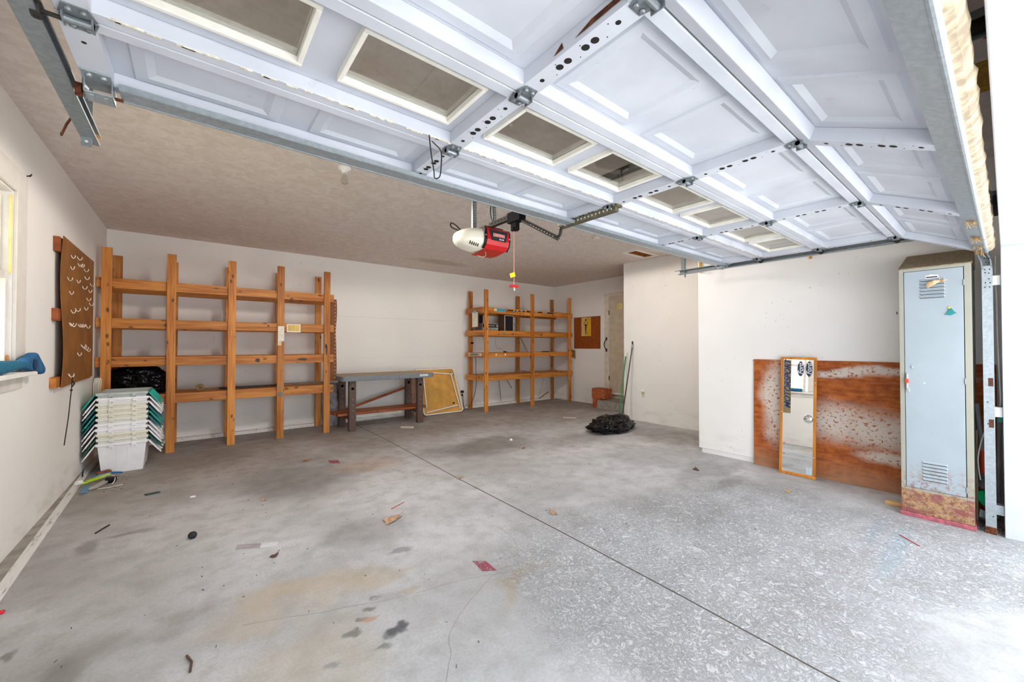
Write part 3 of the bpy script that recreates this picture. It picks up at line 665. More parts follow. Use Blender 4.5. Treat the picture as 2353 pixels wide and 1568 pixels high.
# strip of perforated board at the right end
b = MB(); n = 30
def pf(u, v): return (1.70+.098*u+.012*math.sin(v*9)*(u) + (.012*math.exp(-((v-.45)/.12)**2))*u, 6.795+.004*math.sin(v*7), .80+1.32*v)
b.grid(3, n, pf); b.m(1)
for k in range(22): b.lathe([(.004, 0), (.004, .0006)], (1.782, 6.788, .86+.058*k), (0, -1, 0), 8)
pb = one(b, 'perforated_board', [M('brown hardboard', '7a4a26', .7, 0, .06, 14), PAPER], 'narrow warped brown perforated strip behind the last post of the wide rack', 'perforated strip', solid=.006)
# papers fixed to the rack
def mk_note():
    t = NT('handwritten paper'); x, y, z = t.xyz(t.pos())
    ln = t.math('MULTIPLY', t.ramp(t.math('PINGPONG', z, .0135), .0095, .011), t.ramp(t.noise(t.scale(t.pos(), (60, 1, 40)), 1, 2), .42, .5))
    return t.done(t.mix(t.math('MULTIPLY', ln, .7), lin('e6e0d0'), lin('7d786e')), .8)
def sheet(name, x0, x1, z0, z1, y, mt, label, cat, group=None):
    return one(MB().grid(4, 6, lambda u, v: (x0+(x1-x0)*u, y-.001-.002*math.sin(v*PI)*math.sin(u*5+v*3)**2, z0+(z1-z0)*v)), name, mt, label, cat, group, solid=.0006)
n1 = sheet('paper_note', .965, 1.048, 1.435, 1.66, 6.7085, mk_note(), 'tall white handwritten note taped on the fourth post of the wide rack', 'paper')
sheet('tape_scrap', .962, 1.012, 1.375, 1.435, 6.7085, M('masking tape', 'dccfae', .7), 'small torn scrap of pale tape below the tall paper note', 'tape')
n2 = sheet('printed_card', 1.085, 1.272, 1.573, 1.697, 6.7465, PAPER, 'wide yellowed printed card on the second rail of the wide rack', 'card')
b = MB()
for k in range(3): b.box(1.102+.052*k, 1.150+.052*k, 6.7425, 6.7435, 1.592, 1.682)
b.build('printed_panel', M('yellowed print', 'dfb662', .7), n2)
b = MB(); b.lathe([(.037, 0), (.037, .0006)], (1.003, 6.7094, .655), (0, -1, 0), 18); b.build('grey_mark', M('grey paint', '73767c', .6), L1)
b = MB(); b.lathe([(.017, 0), (.017, .0006)], (.995, 6.7094, .76), (0, -1, 0), 14); b.build('grey_mark', M('grey paint 2', '73767c', .6), L1)
def smear(c, rx, rz, y, name='grease_mark', par=L1):
    P = [(c[0]+rx*math.cos(a)*random.uniform(.7, 1.1), y, c[1]+rz*math.sin(a)*random.uniform(.7, 1.1)) for a in [2*PI*k/18 for k in range(18)]]
    MB().prism(P, (0, -.0006, 0)).build(name, M('grease', '4d3f38', .6), par)
smear((1.30, 1.165), .075, .02, 6.748); smear((1.635, 1.30), .014, .10, 6.7094); smear((1.625, 1.37), .018, .035, 6.7094); smear((.72, 1.16), .035, .03, 6.748); smear((.85, 1.66), .016, .014, 6.748)
# things on the rack
def blob(name, mt, label, cat, c, r, seed, flat=.0, amp=.28, freq=2.2, group=None, zmin=None, shape=None, nu=110, nv=64):
    def fn(u, v):
        th = 2*PI*u; ph = PI*v-PI/2
        d = Vector((math.cos(ph)*math.cos(th), math.cos(ph)*math.sin(th), math.sin(ph)))
        q = d*freq+Vector((seed, seed*.7, 0))
        f = 1+amp*(noise.noise(q)) + .10*(1-2.6*abs(noise.noise(Vector((d.x*1.2+d.z*2.0, d.y*4.2-d.x*2.5+seed, d.z*3.0))))) + amp*.6*(1-abs(noise.noise(q*2.3))*2)*.5 + amp*.3*noise.noise(q*6)
        p = Vector((d.x*r[0]*f, d.y*r[1]*f, d.z*r[2]*f))
        if shape: p = shape(p, d)
        p += Vector(c)
        if zmin is not None and p.z < zmin: p.z = zmin+.0005
        return p
    return one(MB().grid(nu, nv, fn), name, mt, label, cat, group, smooth=True)
blob('bin_bag', BAG, 'glossy black bin bag bundle on the lowest shelf behind the stacked totes', 'bag', (-.54, 7.02, .93), (.27, .22, .19), 3.1, amp=.22, zmin=.751)
t = thing('tape_roll', 'small brown roll of tape on the lowest shelf of the wide rack', 'tape', (.075, 7.0, .79))
MB().lathe([(.022, -.02), (.045, -.02), (.045, .02), (.022, .02), (.022, -.02)], (.075, 7.0, .7935), (0, 1, .1), 22).build('roll', M('brown tape', '8a6a3c', .5, 0, .1), t)
b = MB(); b.tube([(.11, 6.99, .79), (.16, 6.98, .81), (.19, 6.98, .80)], .0015, 5); b.build('loose_end', PAPER, t)
one(MB().box(.29, 1.02, 7.04, 7.12, .7495, .772), 'dark_strip', M('dark rubber', '3a3634', .7), 'long dark strip lying on the lowest shelf of the wide rack', 'strip', bev=.003)
MB_ = MB(); MB_.prism([(1.03, 7.14, .7492), (1.70, 7.14, .7492), (1.70, 7.26, .7492), (1.03, 7.26, .7492)], (0, 0, .02)); one(MB_, 'grey_board', M('weathered grey board', '8a7c6d', .8, 0, .12, 14), 'weathered grey board lying on the lowest shelf of the wide rack', 'board', bev=.003)
# cord bundle hanging at the left end
t = thing('cord_bundle', 'bundle of looped white cords hanging beside the left end of the wide rack', 'cord', (-.885, 6.64, .95))
for k in range(4):
    x = -.895+.012*k
    b = MB(); b.tube(smooth_path([(x, 6.62, .72), (x-.004, 6.62, .90), (x+.002, 6.62, .96), (x+.012, 6.625, .99), (x+.018, 6.63, .95), (x+.014, 6.63, .84), (x+.014, 6.63, .74)]), .0045, 6)
    b.build('cord', PAPER, t)
MB().tube([(-.872, 6.62, .99), (-.868, 6.66, 1.0), (-.868, 6.7, 1.0)], .004, 6).build('nail', GALV, t)

# ================================================================== TOTES
TW = [M('white tote plastic', 'f0eff2', .4, 0, .02), M('milky tote plastic', 'e3e3d8', .4, 0, .03), M('clear grey tote plastic', 'b7bfbb', .35, 0, .04), M('cream tote plastic', 'e6e2d2', .4, 0, .03)]
LIDC = {'teal': M('teal lid', '12a596', .4), 'dark teal': M('dark teal lid', '1d6f78', .4), 'dark green': M('dark green lid', '16604f', .4), 'white': TW[0]}
def tote_meshes():
    b = MB(); hx, hy, bx, by, Ht = .192, .262, .162, .228, .33
    o = [(bx, by, 0), (hx, hy, Ht)]; i = [(bx-.004, by-.004, .004), (hx-.0042, hy-.0042, Ht)]
    def ring(x, y, z): return [(-x, -y, z), (x, -y, z), (x, y, z), (-x, y, z)]
    vs = ring(*o[0])+ring(*o[1])+ring(*i[1])+ring(*i[0])
    b.add(vs, [(3, 2, 1, 0)]+[(4*k+j, 4*k+(j+1) % 4, 4*k+4+(j+1) % 4, 4*k+4+j) for k in range(3) for j in range(4)]+[(12, 13, 14, 15)])
    for x in (-.04, .04):   # vertical seams on the end face
        b.prism([(x-.002, -by-.0005, .02), (x+.002, -by-.0005, .02), (x*1.1+.002, -hy+.004-.0005, .27), (x*1.1-.002, -hy+.004-.0005, .27)], (0, -.002, 0))
    r = MB()
    for s in (-1, 1):
        r.box(-hx-.011, hx+.011, s*hy-(.011 if s < 0 else 0), s*hy+(.011 if s > 0 else 0), Ht-.027, Ht)
        r.box(s*hx-(.008 if s < 0 else 0), s*hx+(.008 if s > 0 else 0), -hy, hy, Ht-.032, Ht)
        for x in (-.09, .09):
            r.box(x-.016, x+.016, s*(hy+.012)-.006, s*(hy+.012)+.006, Ht-.042, Ht-.008)
            r.box(x-.02, x-.012, s*(hy+.006)-.004, s*(hy+.006)+.004, Ht-.062, Ht-.03); r.box(x+.012, x+.02, s*(hy+.006)-.004, s*(hy+.006)+.004, Ht-.062, Ht-.03)
    return b, r
def flap_mesh(s, a, length):
    """lid half hinged on the long rim, hanging down and outward"""
    b = MB(); d = Vector((s*math.sin(a), 0, -math.cos(a))); nrm = Vector((s*math.cos(a), 0, math.sin(a))); O = Vector((s*.2005, 0, .322))+nrm*.004
    ly = .245
    b.obox(O+d*(length/2-.012), d*(length/2-.012), (0, ly, 0), nrm*.0022)
    for k in range(7): 
        y = -ly+.03+k*(2*ly-.06)/6; b.obox(O+d*(length/2-.014)+Vector((0, y, 0))+nrm*.004, d*(length/2-.03), (0, .004, 0), nrm*.003)
    for k in range(6):
        y = -ly+.035+k*(2*ly-.07)/5; L2 = .012 if k % 2 else .022
        b.obox(O+d*(length-.024+L2/2)+Vector((0, y, 0)), d*L2, (0, .03, 0), nrm*.0035)
    for q in (-1, 1): b.obox(O+d*(length*.45)+Vector((0, q*ly, 0)), d*(length*.42), (0, .003, 0), nrm*.006)
    return b
def hinge_mesh(s):
    b = MB()
    b.tube([(s*.203, -.235, .318), (s*.203, .235, .318)], .005, 6)
    return b
bm, rm = tote_meshes()
LFL, LFR = .185, .18
lids = ['white', 'dark green', 'white', 'white', 'white', 'dark teal', 'teal', 'dark teal', 'white', 'white', 'teal']
bods = [0, 1, 3, 0, 0, 1, 3, 3, 1, 0, 2]
ordn = ['at the very bottom', 'second from the bottom', 'third from the bottom', 'fourth from the bottom', 'fifth from the bottom', 'sixth from the bottom', 'fifth from the top', 'fourth from the top', 'third from the top', 'second from the top', 'at the very top']
bname = {0: 'white', 1: 'milky', 2: 'greyish clear', 3: 'cream'}
proto = None
for k in range(11):
    z = .0535*k+.001
    lab = f"{bname[bods[k]]} tote with {lids[k]} flap lids, {ordn[k]} of the nested corner stack"
    x = -.592+random.uniform(-.004, .004); y = 6.245+random.uniform(-.003, .003)
    if proto is None:
        T = thing('storage_tote', lab, 'tote', (0, 0, 0), 'nested totes in the corner')
        bm.build('tub', TW[0], T, .004); rm.build('rim', TW[0], T, .002)
        flap_mesh(-1, .54, LFL).build('lid_flap', TW[0], T); flap_mesh(1, .62, LFR).build('lid_flap', TW[0], T)
        hinge_mesh(-1).build('hinge_pin', GALVD, T); hinge_mesh(1).build('hinge_pin', GALVD, T)
        proto = T; kids = list(T.children)
        kid0 = [(c.name.split('.')[0], c) for c in kids]
        T.location = (x, y, z)
    else:
        T = proto.copy(); COL.objects.link(T); T.location = (x, y, z); T['label'] = lab
        for nm, c in kid0:
            d = c.copy(); COL.objects.link(d); d.parent = T
            if nm in ('tub', 'rim'): d.data = c.data.copy(); d.data.materials[0] = TW[bods[k]]
            elif nm == 'lid_flap': d.data = c.data.copy(); d.data.materials[0] = LIDC[lids[k]]
    T.rotation_euler = (0, 0, random.uniform(-.008, .008))

# ================================================================== PEGBOARD ON LEFT WALL
PB = thing('hook_board', 'warped brown hardboard with many small white hooks on the wall beside the window', 'hook board', (-.88, 5.8, 1.7))
for z0, z1, y0 in ((2.157, 2.278, 4.925), (1.573, 1.678, 4.91), (1.017, 1.105, 4.875)):
    MB().box(XL, -.877, y0, 6.27, z0, z1).build('batten', WRED if z0 > 1.5 else WY, PB, .003)
def pbx(y, z):
    return -.869+.010*math.sin((z-1.0)*5.2)*max(0, (6.0-y))
b = MB(); b.grid(10, 24, lambda u, v: (pbx(4.985+1.31*u, 1.01+1.285*v), 4.985+1.31*u+.014*math.sin(v*5)*(1-u), 1.01+1.285*v+.025*u*(1-v)))
b.build('board', M('brown hardboard sheet', '8d5a26', .65, 0, .12, 5), PB, solid=.005)
HK = M('white coated wire', 'eae4d6', .4)
for y, z in [(5.26, 2.162), (5.50, 2.19), (5.541, 2.132), (5.654, 2.141), (5.80, 2.12), (5.266, 2.061), (5.18, 1.95), (5.841, 2.047), (5.515, 1.97), (6.106, 2.012), (5.747, 1.938), (6.021, 1.933), (5.248, 1.835), (5.942, 1.84), (6.077, 1.80), (5.842, 1.737), (5.461, 1.697), (5.291, 1.669), (5.21, 1.55), (5.25, 1.548), (5.29, 1.546), (5.561, 1.554), (5.65, 1.556), (5.713, 1.56), (5.939, 1.555), (5.687, 1.358), (5.76, 1.345), (5.849, 1.331), (5.977, 1.313), (5.524, 1.279), (5.19, 1.098), (5.23, 1.09)]:
    x = pbx(y, z)+.003; l = random.uniform(.022, .034); dy = random.uniform(-.008, .008)
    MB().tube(smooth_path([(x, y, z+.022), (x+.006, y, z+.004), (x+l*.55, y+dy, z-.008), (x+l, y+dy, z+.004), (x+l+.002, y+dy, z+.022)], 4), .0028, 5).build('hook', HK, PB)
b = MB(); b.tube(smooth_path([(-.84, 5.21, 1.09), (-.842, 5.212, 1.05), (-.845, 5.215, .98), (-.85, 5.21, .9), (-.856, 5.19, .75), (-.865, 5.16, .6), (-.87, 5.13, .50)]), .004, 6)
b.tube(smooth_path([(-.842, 5.2, 1.06), (-.83, 5.225, 1.03), (-.842, 5.215, 1.0)]), .005, 6)
b.lathe([(0, -.012), (.012, 0), (0, .012)], (-.846, 5.214, .97), (0, 0, 1), 10)
one(b, 'hanging_cable', STEEL_DARK, 'thin dark twisted cable hanging from the lower corner of the hook board', 'cable')
# blue duster on the sill
t = thing('blue_duster', 'blue fabric duster with flared head lying on the window sill', 'duster', (-.84, 3.8, 1.195))
b = MB()
bp = smooth_path([(-.86, 2.95, 1.235), (-.86, 3.3, 1.237), (-.86, 3.6, 1.238), (-.855, 3.75, 1.243), (-.85, 3.9, 1.246), (-.85, 4.05, 1.243), (-.85, 4.12, 1.237)], 8)
b.tube(bp, [.040 if p.y < 3.6 else .040-.017*min(1, (p.y-3.6)/.3) for p in bp], 14); b.build('sleeve', M('blue fleece', '1d6a86', .95, 0, .15, 60, .5, 160), t, smooth=True)
b = MB(); hp = [(3.87, 1.262), (4.0, 1.292), (4.09, 1.312), (4.13, 1.318), (4.165, 1.31), (4.20, 1.29), (4.30, 1.232), (4.335, 1.208), (4.33, 1.185), (4.315, 1.165), (4.25, 1.164), (4.235, 1.18), (4.13, 1.196), (4.0, 1.205), (3.93, 1.22)]
b.prism([(-.878, y, z) for y, z in hp], (.05, 0, 0)); hd = b.build('hood', M('blue felt', '235f8c', .9, 0, .15, 12, .3, 120), t, .012)
MB().lathe([(.030, 0), (.036, .004), (.036, .012), (.030, .014)], (-.832, 4.06, 1.24), (1, 0, 0), 20).build('collar', M('dark blue cuff', '163a5c', .9), t)
b = MB(); b.tube([(XL, 4.19, 2.52), (XL+.03, 4.19, 2.535), (XL+.03, 4.21, 2.55), (XL+.02, 4.22, 2.535)], .004, 6); one(b, 'wall_hook', STEEL_DARK, 'small dark hook above the corner of the window casing', 'hook')

# ================================================================== WORKBENCH
WB = thing('workbench', 'workbench with grey speckled top and brown resin legs against the back wall', 'workbench', (2.6, 6.85, 0))
def mk_gran():
    t = NT('speckled grey top'); o = t.obj(); n = t.noise(o, 140, 2, .7)
    c = t.mix(t.ramp(n, .4, .6), lin('565c63'), lin('8f969c'))
    z = t.xyz(t.n('ShaderNodeNewGeometry').outputs['Normal'])[2]
    dust = t.math('MULTIPLY', t.ramp(z, .5, .9), t.ramp(t.noise(o, 4, 5, .6), .3, .6, .5, .95))
    return t.done(t.mix(dust, c, lin('b09c80')), .7, 0, None, .3)
GRAN = mk_gran()
def rrect(x0, x1, y0, y1, r, z, n=6):
    P = []
    for cx, cy, a0 in ((x1-r, y1-r, 0), (x0+r, y1-r, 90), (x0+r, y0+r, 180), (x1-r, y0+r, 270)):
        P += [(cx+r*math.cos(math.radians(a0+90*k/n)), cy+r*math.sin(math.radians(a0+90*k/n)), z) for k in range(n+1)]
    return P
b = MB(); b.prism(rrect(1.80, 3.40, 6.45, 7.27, .09, .808), (0, 0, .078)); tp = b.build('top', GRAN, WB, .008)
MB().box(3.10, 3.26, 6.4485, 6.45, .835, .872).build('label_plate', M('pale plate', 'c9c9cc', .4), tp)
MB().box(2.72, 2.724, 6.4488, 6.4502, .81, .882).build('seam', BLACKP, tp)
for x, y in ((1.942, 6.56), (3.117, 6.56), (1.94, 7.11), (3.14, 7.11)):
    b = MB(); b.box(x, x+.105, y, y+.008, 0, .808); b.box(x, x+.012, y+.008, y+.08, 0, .808); b.box(x+.093, x+.105, y+.008, y+.08, 0, .808)
    lg = b.build('leg', BROWNP, WB, .003)
    for k in range(6): MB().lathe([(.006, 0), (.006, .0015), (0, .003)], (x+.05+.004*(k % 2), y, .24+.09*k+(.05 if k > 3 else 0)), (0, -1, 0), 8).build('screw', GALV, lg)
    b = MB(); b.lathe([(.026, 0), (.028, .001), (.026, .002), (.024, .001), (.026, 0)], (x+.05, y, .68), (0, -1, 0), 18); b.build('moulded_mark', M('worn brown resin', '7d685d', .6), lg)
for z in (.175,):
    for x in (1.955, 3.13): MB().box(x, x+.085, 6.64, 7.11, z, z+.065).build('cross_support', BROWNP, WB, .003)
for i, (y0, x0, x1) in enumerate(((6.66, 1.80, 3.33), (6.80, 1.77, 3.36), (6.95, 1.74, 3.34))): MB().box(x0, x1, y0, y0+.135, .2405, .279).build('lower_board', WRED, WB, .004)
b = MB(); b.beam((1.98, 7.205, .235), (3.26, 7.205, .605), .02, .048, (0, 0, 1)); b.build('diagonal_brace', WRED, WB, .003)
# leaning things around the bench
def lean_box(name, mt, label, cat, x0, x1, y_bot, y_top, h, th, group=None, lx=0):
    b = MB(); P = [(x0, y_bot, 0), (x1, y_bot, 0), (x1+lx, y_top, h), (x0+lx, y_top, h)]; b.prism(P, (0, th, 0)); return one(b, name, mt, label, cat, group, bev=.002)
def mk_marb():
    t = NT('mottled grey sheet'); o = t.obj(); n = t.noise(o, 9, 6, .7, .8)
    return t.done(t.mix(t.ramp(n, .38, .62), lin('77727a'), lin('a9a6aa')), .6, 0, None, .3)
pl = lean_box('grey_sheet', mk_marb(), 'mottled grey sheet leaning on the wall between the wide rack and the bench', 'sheet', 1.74, 1.985, 7.27, 7.37, .72, .01, lx=-.02)
b = MB(); b.prism([(1.985, 7.265, 0), (1.997, 7.265, 0), (1.978, 7.365, .72), (1.966, 7.365, .72)], (0, .013, 0)); b.build('dark_edge', STEEL_DARK, pl)
lean_box('brown_plank', BROWNP, 'brown plank leaning upright under the right end of the bench', 'plank', 3.29, 3.325, 7.25, 7.36, .76, .02, 'planks behind the bench', -.01)
lean_box('brown_plank', M('brown plank', '8a6450', .6), 'wider lighter brown plank leaning between the bench and the folding table', 'plank', 3.345, 3.44, 7.22, 7.34, .79, .02, 'planks behind the bench', -.03)
# folding card table
CT = thing('folding_table', 'folded card table leaning on the back wall, tan underside and white tube legs', 'folding table', (3.9, 7.1, 0))
def ctp(u, v, w_=0): return Vector((3.50+.87*u-.065*v, 7.085+.285*v-.02*0, .02+.87*v))+Vector((0, -.95, .31))*w_ if True else None
b = MB(); b.prism([ctp(0, 0), ctp(1, 0), ctp(1, 1), ctp(0, 1)], Vector((0, .95, -.31))*.018); b.build('table_board', M('tan hardboard', 'cf9b48', .6, 0, .07, 6), CT, .004)
WT = M('white enamel tube', 'efece6', .35, 0, .02)
r_ = .06
P = []
for cx, cy, a0 in ((1-r_, 1-r_, 0), (r_, 1-r_, 90), (r_, r_, 180), (1-r_, r_, 270)): P += [ctp(cx+r_*math.cos(math.radians(a0+18*k)), cy+r_*math.sin(math.radians(a0+18*k)), .012) for k in range(6)]
MB().tube(P+[P[0]], .012, 8).build('edge_frame', WT, CT)
for a, c in (((.93, .06), (.88, .88)), ((.05, .05), (.90, .14)), ((.06, .94), (.94, .86)), ((.08, .14), (.16, .90))):
    MB().tube([ctp(*a, .03), ctp(*c, .034)], .0115, 8).build('folded_leg', WT, CT)
    q = MB(); q.tube([ctp(*c, .034), ctp(c[0]+(c[0]-a[0])*.02, c[1]+(c[1]-a[1])*.02, .034)], .013, 8); q.build('leg_tip', BLACKP, CT)
MB().obox(ctp(.80, .20, .012), (.018, 0, .012), (0, .004, 0), (-.008, 0, .012)).build('latch', STEEL_DARK, CT)

# ================================================================== RIGHT TIMBER RACK
L2 = thing('shelf_rack', 'smaller timber rack with three front posts in the back corner, holding a stereo', 'shelf rack', (5.95, 7.05, 0))
posts([4.668, 5.945, 7.172], 6.71, 6.748, 0, [2.54, 2.545, 2.55], L2, w=.088)
posts([4.705, 6.06, 7.21], 7.357, 7.395, 0, [2.57], L2, w=.088)
for (z0, z1) in ((2.055, 2.175), (1.580, 1.700), (1.130, 1.228), (.640, .750)):
    MB().box(4.66, 7.335, 6.7485, 6.786, z0, z1).build('front_rail', WX, L2, .003)
    MB().box(4.66, 7.335, 7.318, 7.3565, z0, z1).build('rear_rail', WX, L2, .003)
    MB().box(4.70, 7.33, 6.787, 7.317, z1-.022, z1-.003).build('shelf_board', WX, L2, .002)
    MB().box(4.629, 4.6595, 6.725, 7.395, z0, z1).build('side_rail', WY, L2, .003)
lb = one(MB().box(4.925, 5.235, 6.7465, 6.7483, 2.10, 2.168), 'shelf_label', M('blue sticker', '5f9fae', .5), 'pale blue sticker on the top rail of the corner rack', 'sticker')
MB().box(4.93, 5.0, 6.7455, 6.7465, 2.108, 2.16).build('yellow_corner', M('sticker yellow', 'e2cf8a', .5), lb)
MB().box(5.02, 5.22, 6.7455, 6.7465, 2.118, 2.15).build('teal_panel', M('sticker teal', '3f8fa3', .5), lb)
st = one(MB().box(5.29, 6.68, 6.7455, 6.7483, 2.128, 2.156), 'hook_strip', STEEL_DARK, 'long thin dark strip with pale clips on the top rail of the corner rack', 'strip')
for x in (5.47, 5.56, 5.68, 5.80, 6.10, 6.14, 6.34, 6.38, 6.44): MB().tube([(x-.018, 6.744, 2.126), (x-.018, 6.741, 2.152), (x+.018, 6.741, 2.152), (x+.018, 6.744, 2.126)], .005, 6).build('clip', PAPER, st)
for x, lab in ((4.985, 'small white square plate on the third rail, nearer the power strip'), (5.225, 'small white square plate on the third rail, nearer the black adapter')):
    q = one(MB().box(x-.016, x+.016, 6.744, 6.7483, 1.165, 1.205), 'tag_plate', PAPER, lab, 'plate', 'plates on the third rail'); MB().box(x-.004, x+.004, 6.7435, 6.744, 1.178, 1.194).build('toggle', CREAM, q)
# stereo
SPK = M('speaker cloth', '201c22', .95, 0, .15, 40); SPKW = M('speaker veneer', '5a4334', .5, 0, .12, 8)
def speaker(x0, x1, y0, y1, z0, z1, lab):
    t = thing('loudspeaker', lab, 'loudspeaker', ((x0+x1)/2, (y0+y1)/2, z0), 'stereo speakers')
    b = MB(); b.box(x0, x1, y0+.012, y1, z0, z1); b.build('cabinet', SPKW, t, .003); MB().box(x0+.012, x1-.012, y0, y0+.012, z0+.012, z1-.012).build('grille', SPK, t, .003)
    MB().box(x0, x1, y0+.004, y0+.012, z0, z0+.012).box(x0, x1, y0+.004, y0+.012, z1-.012, z1).box(x0, x0+.012, y0+.004, y0+.012, z0+.012, z1-.012).box(x1-.012, x1, y0+.004, y0+.012, z0+.012, z1-.012).build('front_edge', CREAM if x0 > 5 else SPKW, t)
speaker(4.83, 4.94, 7.175, 7.312, 1.6975, 2.05, 'dark loudspeaker partly hidden behind the stereo receiver and the clipboard')
speaker(5.37, 5.62, 6.95, 7.20, 1.6975, 2.05, 'black fronted loudspeaker standing right of the stereo receiver')
RC = thing('stereo_receiver', 'old silver and black stereo receiver on the corner rack shelf', 'receiver', (5.0, 7.0, 1.70))
MB().box(4.72, 5.15, 6.90, 7.16, 1.7055, 1.852).build('case', SPKW, RC, .004)
MB().box(4.725, 5.145, 6.893, 6.90, 1.71, 1.848).build('faceplate', M('brushed aluminium', 'b5b3ac', .35, .5), RC, .002)
MB().box(4.74, 5.13, 6.890, 6.8935, 1.765, 1.836).build('dial_window', BLACKP, RC, .002)
b = MB(); b.box(4.86, 5.05, 6.8885, 6.8895, 1.79, 1.812); b.build('dial_scale', M('dial grey', '8f938c', .5), RC)  # plain grey scale strip
MB().lathe([(.022, 0), (.02, .018), (0, .02)], (5.10, 6.89, 1.80), (0, -1, 0), 18).build('tuning_knob', GALV, RC)
for k in range(7): MB().lathe([(.008, 0), (.0075, .014), (0, .015)], (4.78+.052*k, 6.893, 1.735), (0, -1, 0), 10).build('knob', BLACKP if k % 2 else GALV, RC)
CB = thing('clipboard', 'clipboard with blank paper hanging on the side of the corner rack', 'clipboard', (4.62, 6.95, 1.95))
CBX = 4.60
MB().box(CBX, CBX+.005, 6.86, 7.09, 1.76, 2.10).build('board', M('clipboard hardboard', '6d4a2c', .6), CB, .003)
MB().box(CBX-.003, CBX-.0005, 6.868, 7.082, 1.768, 2.08).build('paper', PAPER, CB)
MB().box(CBX-.010, CBX-.003, 6.92, 7.03, 2.06, 2.10).tube([(CBX-.008, 6.92, 2.10), (CBX-.012, 6.975, 2.13), (CBX-.008, 7.03, 2.10)], .004, 6).build('clip', GALV, CB)
b = MB(); b.box(4.596, 4.628, 6.77, 7.22, 1.158, 1.222)
PS = thing('power_strip', 'pale power strip fixed on the side of the corner rack', 'power strip', (4.61, 7.0, 1.19))
b.build('housing', M('beige plastic', 'c9bfae', .5), PS, .004)
for k in range(6): MB().box(4.594, 4.596, 6.86+.05*k, 6.89+.05*k, 1.175, 1.205).build('socket', BLACKP, PS)
b = MB(); b.tube(smooth_path([(4.61, 6.98, 1.155), (4.615, 6.96, 1.05), (4.63, 6.98, .85), (4.63, 6.97, .6), (4.62, 7.02, .35), (4.60, 7.15, .12), (4.60, 7.28, .02), (4.60, 7.36, .015), (4.60, 7.42, .07), (4.605, 7.455, .22), (4.61, 7.47, .31)]), .006, 6); b.build('power_cord', BLACK, PS)
wo = one(MB().box(4.545, 4.63, YB-.008, YB, .26, .40), 'wall_outlet', M('ivory outlet plate', 'd9cfae', .5), 'ivory wall outlet with black plugs between the folding table and corner rack', 'outlet', bev=.003)
MB().box(4.56, 4.62, YB-.05, YB-.008, .345, .395).box(4.575, 4.605, YB-.04, YB-.008, .28, .32).build('plug', BLACK, wo, .004)
one(MB().box(4.742, 4.80, 7.337, 7.3568, 1.415, 1.455), 'socket_block', BLACKP, 'small black socket block on the rear post nearest the folding table', 'socket', bev=.003)
b = MB(); b.tube(smooth_path([(5.14, 6.98, 1.578), (5.142, 6.98, 1.5), (5.14, 6.98, 1.40), (5.20, 6.99, 1.32), (5.30, 7.0, 1.31), (5.40, 7.0, 1.25)]), .003, 5); w1 = one(b, 'speaker_wire', M('grey wire', '8f8a80', .6), 'thin grey wire drooping under the stereo shelf to the third shelf', 'wire')
b = MB(); b.tube(smooth_path([(4.78, 6.98, 1.578), (4.84, 6.98, 1.50), (4.90, 6.99, 1.40), (4.92, 7.0, 1.32), (5.02, 7.0, 1.235)]), .003, 5); one(b, 'speaker_wire', M('grey wire 2', '8f8a80', .6), 'thin grey wire hanging under the stereo shelf closest to the clipboard', 'wire')
b = MB(); b.tube(smooth_path([(5.36, 6.98, 1.234), (5.40, 7.0, 1.25), (5.45, 6.99, 1.238), (5.40, 6.96, 1.236), (5.36, 6.99, 1.245)]), .009, 6); b.lathe([(.03, 0), (.03, .02), (0, .025)], (5.42, 6.99, 1.2255), (0, 0, 1), 12); one(b, 'adapter', BLACK, 'small black adapter with coiled lead on the third shelf', 'adapter')
one(MB().prism([(6.40, 6.86, 1.2255), (6.48, 6.84, 1.2255), (6.66, 6.87, 1.2255), (6.66, 6.92, 1.2255), (6.46, 6.92, 1.2255)], (0, 0, .022)), 'dark_tool', BLACK, 'small dark handheld tool on the third shelf of the corner rack', 'tool', bev=.006)
one(MB().obox((5.19, 6.742, 1.64), (.035, 0, 0), (0, .006, 0), (0, 0, .022)).lathe([(.018, 0), (.018, .012), (0, .016)], (5.20, 6.737, 1.64), (0, -1, 0), 12), 'small_clamp', GALVD, 'small grey metal clamp fixed on the stereo shelf rail', 'clamp', bev=.004)
def stick(p, q, r, lab, nm='thin_strip', mt=None, w=.02, grp='thin strips behind the corner rack'):
    return one(MB().beam(p, q, w, r, (0, 1, 0)), nm, mt or M('grey lath', '9b907e', .7), lab, 'strip', grp)
stick((5.86, 7.361, 2.06), (6.50, 7.361, 1.06), .006, 'grey lath slanting down behind the middle shelves of the corner rack')
stick((5.50, 7.361, .70), (5.58, 7.361, .09), .006, 'short pale lath hanging almost upright below the lowest shelf of the corner rack')
stick((5.66, 7.361, .70), (5.90, 7.361, .37), .006, 'short slanting lath hanging below the lowest shelf of the corner rack')
stick((6.80, 7.43, .04), (7.02, 7.41, .64), .003, 'very thin wire slanting below the lowest shelf near the corner', 'thin_wire', w=.004)
stick((6.84, 7.42, .045), (7.14, 7.40, .19), .01, 'short reddish stick on the floor curb near the corner', 'short_stick', WRED)
stick((5.85, 7.1, .80), (6.25, 7.25, .765), .006, 'pale lath lying on the lowest shelf of the corner rack')
sh = one(MB().prism([(7.405, 6.93, 1.30), (7.405, 6.73, 1.26), (7.40, 6.71, 1.05), (7.40, 6.93, 1.16)], (.006, 0, 0)), 'cardboard_flap', M('cardboard', '8f6636', .8), 'torn brown cardboard flap on the wall beside the cork board', 'cardboard')
one(MB().box(7.30, 7.335, 6.80, 6.812, 1.24, 1.42), 'brown_bracket', M('brown bracket', '6b4528', .7), 'small brown upright piece behind the corner rack post nearest the pin board', 'bracket', bev=.003)
